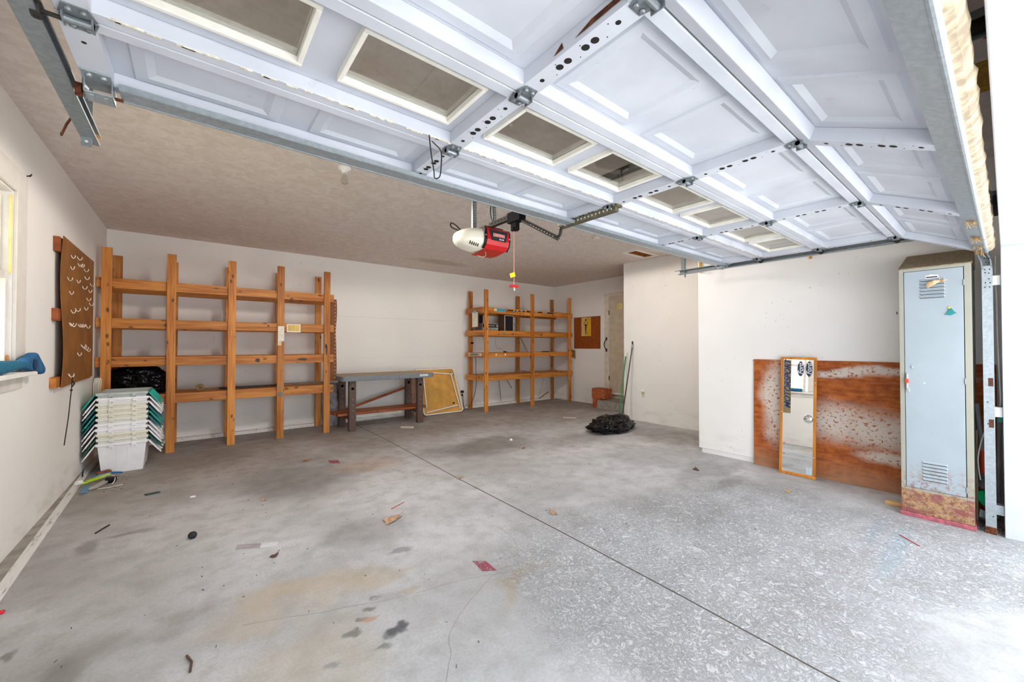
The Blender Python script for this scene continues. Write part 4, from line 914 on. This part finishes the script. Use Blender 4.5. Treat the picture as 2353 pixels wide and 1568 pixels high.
# cork board and poster on far right wall
cb = one(MB().box(7.425, 7.44, 5.957, 6.775, 1.307, 2.078), 'cork_board', M('rust brown board', '93480f', .75, 0, .1, 18, .15, 120), 'rust brown pin board with a yellow poster beside the back door', 'pin board', bev=.002)
ps = one(MB().box(7.422, 7.425, 6.232, 6.532, 1.612, 2.063), 'poster', M('cream poster', 'dcb46a', .6), 'tall yellow poster with a dark sketched standing figure, on the pin board', 'poster')
MB().box(7.4212, 7.422, 6.232, 6.355, 1.62, 2.055).build('yellow_side', M('poster yellow', 'd8a81e', .6), ps)
b = MB(); X0 = 7.4205
b.prism([(X0, 6.42, 1.90), (X0, 6.355, 1.90), (X0, 6.365, 1.83), (X0, 6.385, 1.66), (X0, 6.40, 1.66), (X0, 6.41, 1.83)], (-.001, 0, 0)); b.lathe([(.024, 0), (.024, .001)], (X0, 6.39, 2.0), (-1, 0, 0), 14)
b.tube([(X0, 6.41, 1.96), (X0, 6.455, 1.90), (X0, 6.41, 1.87)], .007, 5); b.tube([(X0, 6.365, 1.96), (X0, 6.315, 1.92), (X0, 6.36, 1.88)], .007, 5); b.tube([(X0, 6.385, 2.02), (X0, 6.34, 2.03), (X0, 6.29, 2.035)], .003, 5)
b.tube([(X0, 6.395, 1.66), (X0, 6.41, 1.63)], .006, 5); b.tube([(X0, 6.38, 1.68), (X0, 6.34, 1.66)], .005, 5); b.build('sketched_figure', M('poster ink', '3a2b20', .7), ps)
po = one(MB().box(6.352, 6.36, 4.095, 4.155, .44, .545), 'wall_outlet', M('ivory outlet plate 2', 'd9cfae', .5), 'ivory wall outlet low on the partition wall', 'outlet', bev=.003)
MB().lathe([(.022, 0), (.026, .03), (.018, .05), (0, .052)], (6.352, 4.128, .545), (-1, 0, .3), 12).build('night_light', CREAM, po)

# ================================================================== BIN BAG AND BROOMS
def bagshape(p, d):
    w_ = max(0, -d.x*.7-d.y*.5)
    p.z *= (1-.45*w_)*(.72+.5*(d.x*.5+.5)); p.x -= .16*w_**2; p.y -= .06*w_**2; return p
blob('bin_bag', BAG, 'crumpled black bin bag lying on the open floor by the brooms', 'bag', (5.33, 4.06, .075), (.40, .25, .15), 8.3, amp=.34, zmin=.001, shape=bagshape, freq=1.7)
BR = thing('angle_broom', 'broom with green handle, white head and dark bristles standing behind the bin bag', 'broom', (5.86, 4.30, 0))
MB().tube([(5.862, 4.29, .17), (6.29, 4.452, 1.17)], .0125, 10).build('handle', GREEN, BR, smooth=False)
MB().tube([(6.29, 4.452, 1.17), (6.335, 4.469, 1.265)], .0135, 10).build('grip', CREAM, BR)
b = MB(); ax = Vector((.62, -.785, 0)).normalized(); C0 = Vector((5.86, 4.29, .0))
b.tube([C0+Vector((0, 0, .125)), C0+Vector((.012, .005, .19))], [.02, .014], 10)
b.tube(smooth_path([C0-ax*.17+Vector((0, 0, .118)), C0-ax*.10+Vector((0, 0, .145)), C0+Vector((0, 0, .165)), C0+ax*.10+Vector((0, 0, .14)), C0+ax*.18+Vector((0, 0, .10))]), .009, 8)
b.tube([C0-ax*.17+Vector((0, 0, .115)), C0+Vector((0, 0, .117)), C0+ax*.18+Vector((0, 0, .10))], .013, 8); b.build('head', WHITE, BR)
b = MB()
for k in range(46):
    f = k/45; a0 = C0+ax*(-.165+.335*f)+Vector((0, 0, .11-.008*f)); b.tube([a0, C0+ax*(-.19+.40*f)+Vector((random.uniform(-.02, .02), random.uniform(-.02, .02), .002))], [.008, .007], 5)
b.build('bristles', M('dark grey bristle', '53565c', .8), BR)
BR2 = thing('broom_handle', 'dark pole with ribbed grip leaning against the partition wall', 'pole', (5.82, 4.20, 0))
MB().tube([(5.80, 4.205, .012), (6.33, 4.335, 1.36)], .0115, 10).build('pole', M('dark brown pole', '3b332e', .4), BR2); MB().tube([(6.318, 4.331, 1.33), (6.342, 4.338, 1.39)], .0155, 10).build('grip_band', GALVD, BR2); MB().tube([(6.342, 4.338, 1.39), (6.346, 4.344, 1.455)], .012, 10).build('tip', BLACKP, BR2)

# ================================================================== RIGHT WALL
def mk_ply():
    t = NT('weathered plywood'); p = t.pos(); x, y, z = t.xyz(p)
    g = t.noise(t.scale(p, (10, 5, 44)), 1, 6, .68, .4); g2 = t.noise(p, 6, 5, .6)
    c = t.mix(t.ramp(t.math('ADD', t.math('MULTIPLY', g, .55), t.math('MULTIPLY', t.noise(p, 16, 6, .7), .45)), .36, .64), lin('8a4114'), lin('bf6a2c'))
    c = t.mix(t.math('MULTIPLY', t.ramp(g2, .45, .7), .5), c, lin('7a3a1c'))
    q = t.wob(p, 3.0, .22)
    def e(cy, cz, ry, rz, s): return t.ell(q, (5.06, cy, cz), (9, ry, rz), s)
    m = t.math('MAXIMUM', t.math('MAXIMUM', e(.92, 1.10, .62, .042, .55), e(1.62, .72, .13, .40, .5)), t.math('MAXIMUM', e(1.10, .60, .26, .17, .7), e(.74, .55, .30, .17, .75)))
    m = t.math('MAXIMUM', m, e(.72, .30, .20, .05, .6))
    chips = t.ramp(t.noise(t.scale(t.wob(p, 12, .05), (40, 34, 44)), 1, 4, .65), .36, .46)
    m = t.math('MULTIPLY', m, chips)
    c = t.mix(t.math('MULTIPLY', m, .95), c, lin('d2c8bd'))
    low = t.math('MULTIPLY', t.ramp(z, .0, .30, 1, 0), t.ramp(t.noise(p, 5, 5), .3, .6, .4, .9)); c = t.mix(t.math('MULTIPLY', low, .65), c, lin('a98a70'))
    return t.done(c, .65, 0, t.bump(t.math('ADD', g, m), .2, .004), .3)
one(MB().prism([(5.062, .055, 0.0), (5.062, 1.845, 0), (5.085, 1.845, 1.212), (5.085, .055, 1.212)], (.012, 0, 0)), 'plywood_sheet', mk_ply(), 'large weathered red brown plywood sheet leaning behind the mirror and the locker', 'plywood', bev=.002)
# mirror
MR = thing('mirror', 'tall narrow wall mirror in an orange wood frame leaning on the plywood', 'mirror', (4.96, 1.39, 0))
import_m = None
MW, MH = .325, 1.247
M0 = Vector((4.955, 1.556, .0)); MU = Vector((.0, -1, 0)).normalized(); MV = Vector((.075, 0, 1)).normalized(); MN = MU.cross(MV).normalized()
if MN.x > 0: MN = -MN
def mp(u, v, w_=0): return M0+MU*u+MV*v+MN*w_
FRM = wood('orange mirror frame', 2, 'b06a22', 'd98f3c', .35, False)
for a in ((0, MW, 0, .030), (0, MW, MH-.026, MH), (0, .027, .03, MH-.026), (MW-.027, MW, .03, MH-.026)):
    b = MB(); b.prism([mp(a[0], a[2]), mp(a[1], a[2]), mp(a[1], a[3]), mp(a[0], a[3])], MN*.016); b.build('frame', FRM, MR, .004)
tm = NT('mirror silver'); MIR = tm.done((.94, .95, .94), .012, 1.0)
gl_ = MB().prism([mp(.02, .02, .002), mp(MW-.02, .02, .002), mp(MW-.02, MH-.02, .002), mp(.02, MH-.02, .002)], MN*.005).build('mirror_glass', MIR, MR)
def mquad(u0, u1, v0, v1, w0, nm, mt): return MB().prism([mp(u0, v0, w0), mp(u1, v0, w0), mp(u1, v1, w0), mp(u0, v1, w0)], MN*.0006).build(nm, mt, gl_)
mquad(.029, .098, .645, MH-.03, .0075, 'sticker_band', M('olive gold sticker', '8b7a55', .35))
text('sticker_lettering', 'MOTORSPORT', NAVY, gl_, mp(.070, .955, .0088), MV, -MU, .078, .35, bold=.0022)
for k in range(7): mquad(.043+.0005*k, .048+.0005*k, .70+.075*k, .755+.075*k, .0088, 'sticker_stripe', M('periwinkle stripe', '7f93d8', .4))
for uc in (.183, .257):
    b = MB(); N = 40
    b.prism([mp(uc+.031*math.cos(2*PI*k/N), 1.125+.083*math.sin(2*PI*k/N), .0075) for k in range(N)], MN*.0006); ov = b.build('oval_sticker', M('navy oval', '2b3558', .4), gl_)
    b = MB(); R = [mp(uc+.0275*math.cos(2*PI*k/N), 1.125+.0785*math.sin(2*PI*k/N), .0088) for k in range(N+1)]; b.tube(R, .0011, 5); b.build('oval_rim', WHITE, gl_)
    text('oval_lettering', 'Ford', WHITE, gl_, mp(uc+.002, 1.125, .0088), MV, -MU, .060, .3, bold=.0006)
b = MB(); b.lathe([(.043, 0), (.041, .006), (.034, .013), (.02, .019), (0, .021)], mp(.256, .605, .0075), MN, 30); b.build('convex_mirror', tm.m, MR, smooth=True)
mquad(.243, .288, .040, .105, .0075, 'corner_sticker', M('pale blue sticker', 'cfe0e6', .5))
b = MB()
for k in range(5): b.tube([mp(.250+.006*k, .05, .0088), mp(.258+.005*k, .095, .0088)], .0008, 4)
b.build('sticker_print', M('sticker ink', '7fa0b0', .5), gl_)
for u, v in ((.313, .985), (.013, .655), (.310, .22)): MB().lathe([(.0045, 0), (.004, .004), (0, .005)], mp(u, v, .016), MN, 8).build('screw', WHITE, MR)

# locker
def mk_lock(name, base, rustlo):
    t = NT(name); p = t.pos(); z = t.xyz(p)[2]
    c = t.mix(t.ramp(t.noise(p, 3, 4), .35, .7), lin(base), tuple(min(1, q*1.08) for q in lin(base)[:3]))
    n = t.noise(p, 26, 6, .7)
    r = t.math('MULTIPLY', t.ramp(z, .16, .50, 1, 0), t.ramp(n, .47, .6))
    r = t.math('MAXIMUM', t.math('MULTIPLY', r, .85), t.math('MULTIPLY', t.ramp(t.noise(p, 60, 3), .72, .76), .6))
    if rustlo: r = t.math('MAXIMUM', r, t.math('MULTIPLY', t.ramp(z, .205, .225, 1, 0), t.ramp(n, .3, .6, .75, 1)))
    rc = t.mix(t.ramp(t.noise(p, 45, 5, .7), .4, .6), lin('7d4f3c'), lin('b08a62'))
    rc = t.mix(t.ramp(t.noise(t.scale(p, (8, 8, 14)), 1, 4), .5, .62), rc, lin('8a4a48'))
    return t.done(t.mix(r, c, rc), .5, 0, t.bump(r, .2, .003), .4)
LKB = mk_lock('grey green locker paint', '9c9b8e', True); LKD = mk_lock('blue grey locker paint', '9aa5ac', False)
LX, LY0, LY1, LB = 4.5, .160, .549, 4.985
LK = thing('locker', 'tall grey metal locker with sloped top and rusty base by the door opening', 'locker', (4.75, .355, .032))
b = MB(); b.box(LX+.004, LB, LY0, LY0+.004, .034, 1.985); b.box(LX+.004, LB, LY1-.004, LY1, .034, 1.985); b.box(LB-.004, LB, LY0, LY1, .034, 1.985)
b.box(LX, LX+.02, LY0, LY0+.036, .034, 1.985); b.box(LX, LX+.02, LY1-.028, LY1, .034, 1.985); b.box(LX, LX+.02, LY0+.036, LY1-.028, 1.962, 1.985); b.box(LX, LX+.02, LY0+.036, LY1-.028, .034, .231)
b.box(LX+.02, LB-.004, LY0+.004, LY1-.004, .2, .204)
b.build('body', LKB, LK, .002)
b = MB(); b.prism([(LX-.006, LY0-.004, 1.9852), (LX-.006, LY0-.004, 1.99), (LB, LY0-.004, 2.165), (LB, LY0-.004, 1.9852)], (0, LY1-LY0+.008, 0)); b.build('sloped_top', M('dusty brown grey top', '9c8a6c', .7, 0, .12, 40), LK, .002)
dr = MB(); dy0, dy1, dz0, dz1 = .200, .518, .234, 1.959
dr.box(LX-.003, LX+.012, dy0, dy1, dz0, dz1); DO = dr.build('door', LKD, LK, .002)
for g0 in (1.742, .308):
    for k in range(6):
        z = g0+.0265*k; y0, y1 = .290, .432
        MB().add([(LX-.003, y0, z), (LX-.003, y1, z), (LX-.003, y1-.004, z+.017), (LX-.003, y0+.004, z+.017), (LX-.0115, y0+.010, z+.003), (LX-.0115, y1-.010, z+.003)],
              [(0, 1, 5, 4)[::-1], (4, 5, 2, 3)[::-1], (0, 4, 3)[::-1], (1, 2, 5)[::-1]]).m(1).box(LX-.0042, LX-.003, .296, .426, z-.0035, z+.001).build('louvre', [LKD, HOLE], DO)
b = MB(); b.box(LX-.0055, LX-.003, .327, .397, 1.893, 1.918); b.prism([(LX-.003, .35, 1.918), (LX-.003, .378, 1.918), (LX-.003, .374, 1.923), (LX-.003, .354, 1.923)], (-.002, 0, 0)); np_ = b.build('name_plate', WHITE, DO, .002)
MB().box(LX-.0062, LX-.0055, .332, .392, 1.898, 1.907).build('plate_window', STEEL_DARK, np_)
b = MB(); b.box(LX-.016, LX-.003, .500, .515, 1.02, 1.145); b.build('handle', M('chrome', 'c9cbcc', .15, .9), DO, .004)
MB().box(LX-.019, LX-.001, .4975, .518, 1.065, 1.10).build('handle_tape', M('red orange tape', 'cf4a32', .5), DO, .003)
MB().box(LX-.012, LX-.003, .492, .512, .995, 1.025).build('latch_plate', M('silver plate', 'bfc2c2', .3, .8), DO, .002)
MB().lathe([(.008, 0), (.008, .006), (0, .008)], (LX-.003, .478, 1.195), (-1, 0, 0), 14).lathe([(.003, 0), (.003, .002)], (LX-.003, .478, 1.215), (-1, 0, 0), 8).lathe([(.003, 0), (.003, .002)], (LX-.003, .478, 1.175), (-1, 0, 0), 8).build('lock_cylinder', GALV, DO)
for z in (1.84, 1.10, .29): MB().tube([(LX-.004, .198, z-.022), (LX-.004, .198, z+.022)], .0045, 8).build('hinge', GALVD, DO)
b = MB(); b.box(LX-.0036, LX-.003, .405, .414, 1.068, 1.076); b.build('paint_chip', WHITE, DO)
tr_ = thing('tree_ornament', 'flat teal tree shaped magnet with yellow star on the locker door', 'magnet', (LX, .265, 1.63))
b = MB(); b.prism([(LX-.0032, y, z) for y, z in [(.298, 1.604), (.288, 1.612), (.285, 1.622), (.278, 1.632), (.276, 1.648), (.262, 1.652), (.255, 1.642), (.246, 1.625), (.234, 1.612), (.247, 1.608), (.258, 1.599), (.275, 1.598), (.287, 1.605)]], (-.006, 0, 0)); b.build('felt_tree', M('teal felt', '2f8184', .9), tr_, .001)
MB().prism([(LX-.0035, .272+.010*(1 if k % 2 else .55)*math.cos(PI*k/5), 1.656+.010*(1 if k % 2 else .55)*math.sin(PI*k/5)) for k in range(10)], (-.006, 0, 0)).build('star', M('yellow star', 'ecd93a', .6), tr_)
ts = thing('straw_tassel', 'straw coloured tassel ornament hanging over the top locker louvres', 'tassel', (LX, .33, 1.87))
b = MB()
for k in range(13):
    a = -.55+1.1*k/12; q = Vector((LX-.02+random.uniform(-.006, .006), .325+.068*math.cos(a), 1.862-.012+.045*math.sin(a)-.01)); p0 = Vector((LX-.022, .312, 1.868)); b.tube([p0, (p0+q)/2+Vector((-.006, 0, .003)), q], [.004, .006, .001], 6)
b.build('fringe', M('pale straw', 'e2bf93', .8), ts); MB().lathe([(0, -.012), (.009, -.006), (.009, .006), (0, .012)], (LX-.022, .306, 1.867), (0, 1, .2), 12).build('binding', M('orange binding', 'cf8a4a', .8), ts)
MB().tube([(LX-.02, .30, 1.868), (LX-.012, .29, 1.869), (LX-.009, .278, 1.874)], .002, 5).tube([(LX-.02, .318, 1.878), (LX-.008, .326, 1.905)], .002, 5).build('loop', PAPER, ts)
one(MB().box(LX-.012, LB, LY0-.008, LY1+.006, 0, .0325), 'red_board', M('worn red paint board', 'b5616c', .7, 0, .15, 30), 'worn red board lying under the locker base', 'board', bev=.003)
one(MB().prism([(4.66, .552, .0), (4.66, .67, 0), (4.69, .67, 0), (4.69, .552, 0)], (0, 0, .037)), 'wood_scrap', WPALE, 'short raw wood offcut on the floor against the locker base', 'offcut', bev=.002)
b = MB(); b.tube([(5.10, .634, 1.669), (5.075, .634, 1.66), (5.06, .632, 1.67), (5.057, .632, 1.68)], .003, 6); one(b, 'wall_hook', STEEL_DARK, 'tiny dark hook on the white wall beside the locker edge', 'hook')
BRS = M('brass hook', 'c79a34', .35, .6)
b = MB(); b.box(5.09, 5.10, 1.28, 1.305, 2.29, 2.37); b.tube([(5.09, 1.29, 2.30), (5.05, 1.29, 2.295), (5.045, 1.29, 2.325)], .006, 6); one(b, 'coat_hook', BRS, 'brass hook high on the right wall below the door track', 'hook', 'brass hooks')
b = MB(); b.box(5.085, 5.0995, 2.45, 2.475, 2.31, 2.45); b.tube([(5.085, 2.46, 2.33), (5.05, 2.46, 2.32), (5.045, 2.46, 2.36)], .006, 6); one(b, 'coat_hook', BRS, 'brass hook at the far end of the right wall behind the track end', 'hook', 'brass hooks')
one(MB().box(5.06, 5.0995, .5, 2.3, 2.56, 2.65), 'wall_batten', M('grey batten', 'b0a898', .7), 'long pale batten high on the right wall above the raised door', 'batten', bev=.003)
# clutter between locker and track
one(MB().tube([(4.86, .095, .022), (4.72, .150, .92)], .013, 10), 'grey_pipe', M('grey pvc', '8d9196', .5), 'grey pipe leaning in the gap between the locker and the track', 'pipe', 'pipes in the gap')
one(MB().tube([(4.90, .055, .02), (4.84, .040, .90)], .013, 10), 'grey_pipe', M('grey pvc 2', 'a3a19c', .5), 'pale grey pipe leaning between the track and the door jamb', 'pipe', 'pipes in the gap')
one(MB().tube([(4.79, .112, .02), (4.78, .128, .62), (4.775, .13, .66)], [.022, .017, .006], 12), 'red_tool', M('orange red handle', 'd8482c', .4), 'orange red tapered tool handle standing between the locker and the track', 'tool')
one(MB().obox((4.72, .122, .205), (.02, .024, .036), (.03, -.008, 0), (-.01, -.02, .022)), 'green_cup', M('bright green plastic', '12c77f', .4), 'bright green plastic piece behind the foot of the track', 'plastic', bev=.006)
one(MB().obox((4.75, .122, .34), (.03, .02, .02), (.0, .03, -.02), (.02, 0, .04)), 'grey_rag', M('grey rag', '75777d', .9, 0, .15, 30, .5, 60), 'crumpled grey rag stuffed behind the track', 'rag', bev=.012)
one(MB().prism([(4.70, .150, .06), (4.70, .095, .04), (4.71, .09, .10), (4.71, .145, .12)], (.01, 0, -.02)), 'metal_scoop', GALVD, 'grey metal scoop blade standing behind the foot of the track', 'scoop', bev=.004)
one(MB().tube([(4.70, .156, .012), (4.70, .152, .72)], .006, 8), 'thin_rod', M('tan rod', '8f8169', .6), 'thin tan rod standing beside the locker side', 'rod')
b = MB(); b.tube(smooth_path([(4.63, .045, 2.03), (4.62, .048, 1.9), (4.63, .044, 1.7), (4.62, .042, 1.4), (4.62, .036, 1.1), (4.62, .034, .95), (4.62, .05, .86), (4.63, .09, .78), (4.64, .125, .66), (4.65, .145, .52), (4.65, .142, .42), (4.655, .135, .35)]), .004, 6); one(b, 'white_cable', WHITE, 'loose white cable running down beside the right track', 'cable')
one(MB().box(4.62, 4.66, .024, .05, .80, .85), 'teal_block', M('teal plastic', '3aa593', .5), 'small teal block on the wall below the white track bracket', 'plastic', bev=.004)
b = MB()
for _ in range(60):
    x, y = random.uniform(4.5, 4.75), random.uniform(.03, .15); b.tube([(x, y, .004), (x+random.uniform(-.03, .03), y+random.uniform(-.02, .02), random.uniform(.004, .03))], .002, 4)
o = one(b, 'dry_debris', M('dry leaf litter', '6e5a40', .9, 0, .2, 60), 'dry leaf litter heaped at the foot of the track', 'litter'); o['kind'] = 'stuff'

# ================================================================== FLOOR ODDS AND ENDS
def leaf(loc, s, seed, mt, lab, rot=0):
    random.seed(seed); N = 22; P = []
    for k in range(N):
        a = 2*PI*k/N; r = s*(.55+.45*abs(math.cos(1.5*a+.4)))*random.uniform(.75, 1.1)
        x, y = r*1.25*math.cos(a), r*.7*math.sin(a); P.append((x, y))
    vs = [(0, 0, .012*s/.05)]
    for f in (.5, 1):
        for x, y in P: vs.append((x*f, y*f, (.002+.35*s*f*f*abs(noise.noise(Vector((x*30, y*30, seed)))))+.006*(1-f)))
    fs = [(0, 1+k, 1+(k+1) % N) for k in range(N)]+[(1+k, 1+N+k, 1+N+(k+1) % N, 1+(k+1) % N) for k in range(N)]
    c, sn = math.cos(rot), math.sin(rot)
    b = MB(); b.add([(loc[0]+x*c-y*sn, loc[1]+x*sn+y*c, z+.001) for x, y, z in vs], fs)
    b.tube([(loc[0]+c*s*.8, loc[1]+sn*s*.8, .005), (loc[0]+c*s*1.7, loc[1]+sn*s*1.7, .012)], .0015, 5)
    return one(b, 'dry_leaf', mt, lab, 'leaf', 'dry leaves on the floor', solid=.0008)
LF = M('dry tan leaf', 'b8957a', .8, 0, .15, 40); LD2 = M('dark brown leaf', '5b4438', .8); LO = M('orange leaf', '9a6a34', .8)
leaf((1.225, 3.03), .085, 3, LF, 'large curled tan leaf on the concrete near the middle of the floor', .5)
leaf((.42, 2.985), .032, 4, LD2, 'small dark brown leaf on the floor below the clear plastic strip', .9)
leaf((.49, 4.13), .035, 5, LF, 'small tan leaf on the floor left of the large curled leaf', 2)
leaf((2.15, 3.55), .04, 6, LF, 'tan leaf lying on the floor joint', .3)
leaf((2.30, 2.33), .05, 8, LF, 'pale leaf scraps beside the floor joint nearer the door', 1.2)
leaf((1.045, 5.22), .04, 9, LO, 'orange brown leaf in front of the wide rack posts', .1)
leaf((4.335, 2.16), .05, 10, LD2, 'dark leaf on the floor in front of the right wall', .6)
leaf((3.45, 4.05), .035, 12, LO, 'reddish leaf scrap on the open floor before the bin bag', .6)
leaf((4.35, 1.30), .035, 13, M('yellow leaf', 'c9a86a', .8), 'yellowish leaf on the floor below the mirror', .4)
random.seed(21)
one(MB().lathe([(0, 0), (.018, .002), (.026, .014), (.027, .026), (.018, .04), (0, .044)], (.005, 3.63, 0), (0, 0, 1), 14), 'black_ball', M('black rubber lump', '22242a', .6, 0, .1, 60, .4, 50), 'small round black rubber lump alone on the concrete, like a ball', 'ball', smooth=True)
one(MB().lathe([(0, 0), (.02, 0), (.024, .004), (.018, .009), (0, .009)], (.006, 4.61, 0), (0, 0, 1), 18), 'white_pebble', WHITE, 'small white oval cap on the floor between the totes and the black lump', 'cap', smooth=True)
one(MB().lathe([(0, 0), (.02, 0), (.024, .01), (.014, .025), (0, .026)], (3.59, 4.50, 0), (0, 0, 1), 14), 'white_pebble', WHITE, 'small white lump on the dark stained floor before the corner rack', 'cap', smooth=True)
cs = thing('plastic_strip', 'long clear grey plastic strip lying on the concrete', 'strip', (.35, 3.21, 0))
b = MB(); b.prism([(.228, 3.245, .0005), (.245, 3.31, .0005), (.372, 3.235, .0005), (.360, 3.17, .0005)], (0, 0, .003)); b.build('strip', M('greyish film', 'a5a0a6', .35), cs); b = MB(); b.prism([(.362, 3.17, .0006), (.374, 3.235, .0006), (.472, 3.178, .0006), (.456, 3.125, .0006)], (0, 0, .004)); b.build('glossy_end', M('pale film', 'd6d8de', .2), cs)
one(MB().tube([(-.545, 4.15, .005), (-.515, 4.21, .008), (-.487, 4.275, .006)], .005, 6), 'twig', STEEL_DARK, 'thin dark twig on the floor near the left kerb', 'twig')
one(MB().tube([(1.44, 3.30, .003), (1.30, 3.23, .003)], .003, 5), 'red_straw', M('red straw', 'b0473f', .6), 'thin red stir stick behind the large curled leaf', 'stick')
one(MB().tube([(3.98, .50, .003), (3.86, .385, .003)], .003, 5), 'red_straw', M('red straw 2', 'c0303f', .6), 'thin red stick on the floor in front of the locker', 'stick')
one(MB().prism([(2.70, 6.33, .0005), (2.76, 6.47, .0005), (2.93, 6.32, .0005), (2.86, 6.17, .0005)], (0, 0, .002)), 'paper_sheet', PAPER, 'white paper sheet on the floor in front of the bench', 'paper')
one(MB().prism([(5.50, 5.30, .0005), (5.56, 5.36, .0005), (5.72, 5.16, .0005), (5.66, 5.12, .0005)], (0, 0, .002)), 'paper_scrap', PAPER, 'thin paper scrap on the floor in front of the step', 'paper')
one(MB().tube([(-.012, 2.26, .006), (.005, 2.2, .008), (.0, 2.14, .006)], .005, 6), 'twig', LD2, 'short dark twig at the bottom edge of the floor view', 'twig')
one(MB().lathe([(0, 0), (.012, .002), (.014, .012), (0, .018)], (-.752, 3.215, 0), (0, 0, 1), 10), 'red_scrap', M('bright red cap', 'd9232a', .4), 'bright red cap beside the left kerb', 'cap', smooth=True)
one(MB().obox((-.285, 4.94, .005), (.05, .01, 0), (-.008, .02, 0), (0, 0, .0045)), 'dark_clip', M('dark green clip', '2e4640', .5), 'small dark clip on the floor in front of the totes', 'clip', bev=.003)
# heap in the left corner in front of the totes
b = MB(); bb = [(-.80, 5.62), (-.77, 5.66), (-.70, 5.74), (-.665, 5.80), (-.66, 5.845), (-.685, 5.85), (-.73, 5.80), (-.79, 5.70), (-.815, 5.645)]
b.prism([(x, y, .03) for x, y in bb], (0, 0, .016)); b.tube(smooth_path([(-.81, 5.63, .038), (-.835, 5.61, .038), (-.83, 5.585, .038), (-.80, 5.60, .038), (-.79, 5.63, .038)]), .006, 6)
one(b, 'lime_grip', M('lime plastic', 'b9dc1e', .4), 'lime green plastic grip on the debris by the corner totes', 'grip', bev=.006)
one(MB().tube(smooth_path([(-.80, 5.87, .02), (-.72, 5.90, .028), (-.65, 5.91, .03), (-.58, 5.90, .02)]), .010, 8), 'blue_wand', M('blue plastic', '2b6fb8', .4), 'blue plastic handle behind the lime green grip', 'handle')
one(MB().tube([(-.665, 5.62, .03), (-.60, 5.60, .03)], .030, 14), 'black_puck', BLACK, 'round black cap lying on the floor beside the lime green grip', 'cap')
b = MB(); b.tube(smooth_path([(-.72, 5.70, .04), (-.66, 5.68, .065), (-.61, 5.62, .06), (-.60, 5.56, .03), (-.615, 5.53, .006)]), .0035, 6); one(b, 'white_wire', WHITE, 'thin white wire arching over the black cap', 'wire')
one(MB().prism([(-.76, 5.42, .004), (-.70, 5.45, .004), (-.64, 5.62, .012), (-.675, 5.66, .012)], (0, 0, .022)), 'clear_case', M('cloudy plastic', 'a8a29a', .3), 'cloudy plastic case in front of the lime green grip', 'case', bev=.004)
one(MB().prism([(-.80, 5.33, .004), (-.755, 5.35, .004), (-.765, 5.52, .012), (-.81, 5.53, .012)], (0, 0, .014)), 'blue_wrapper', M('blue film', '5a86a8', .3), 'crumpled blue plastic wrapper nearest the kerb in the debris', 'wrapper', bev=.004)
one(MB().tube([(-.70, 5.42, .006), (-.62, 5.40, .008), (-.53, 5.45, .006)], .003, 5), 'white_stick', WHITE, 'thin white stick in front of the debris heap', 'stick')
one(MB().obox((-.725, 5.945, .03), (.05, .02, .005), (-.015, .03, 0), (0, 0, .022)), 'red_brick_piece', M('brick red', '8f4f42', .8, 0, .2, 30), 'broken red brick piece against the lowest tote', 'brick', bev=.01)
one(MB().tube([(-.835, 5.60, .05), (-.86, 5.56, .055)], .020, 10), 'white_lump', WHITE, 'white knob on the kerb beside the lime green grip', 'knob')
b = MB(); b.tube(smooth_path([(-.875, 5.95, .034), (-.872, 5.90, .035), (-.868, 5.88, .06), (-.868, 5.90, .085), (-.87, 5.93, .095)]), .006, 6); one(b, 'bent_hose', BLACK, 'short bent black hose standing on the left kerb', 'hose')
b = MB()
for _ in range(70):
    x, y = random.uniform(-.80, -.50), random.uniform(5.25, 5.9); a = random.uniform(0, PI); l = random.uniform(.006, .03)
    b.tube([(x, y, .003), (x+l*math.cos(a), y+l*math.sin(a), .004)], random.uniform(.0012, .003), 4)
o = one(b, 'floor_debris', M('mixed debris', '8f7c66', .9, 0, .25, 80), 'scattered crumbs and chips around the corner debris', 'debris'); o['kind'] = 'stuff'
b = MB()
for _ in range(150):
    x, y = random.uniform(-.5, 4.3), random.uniform(1.0, 6.2); a = random.uniform(0, PI); l = random.uniform(.004, .016)
    b.tube([(x, y, .002), (x+l*math.cos(a), y+l*math.sin(a), .003)], random.uniform(.001, .0025), 4)
o = one(b, 'floor_crumbs', M('dark crumbs', '6b6257', .9, 0, .25, 80), 'tiny dark crumbs scattered over the whole concrete floor', 'crumbs'); o['kind'] = 'stuff'
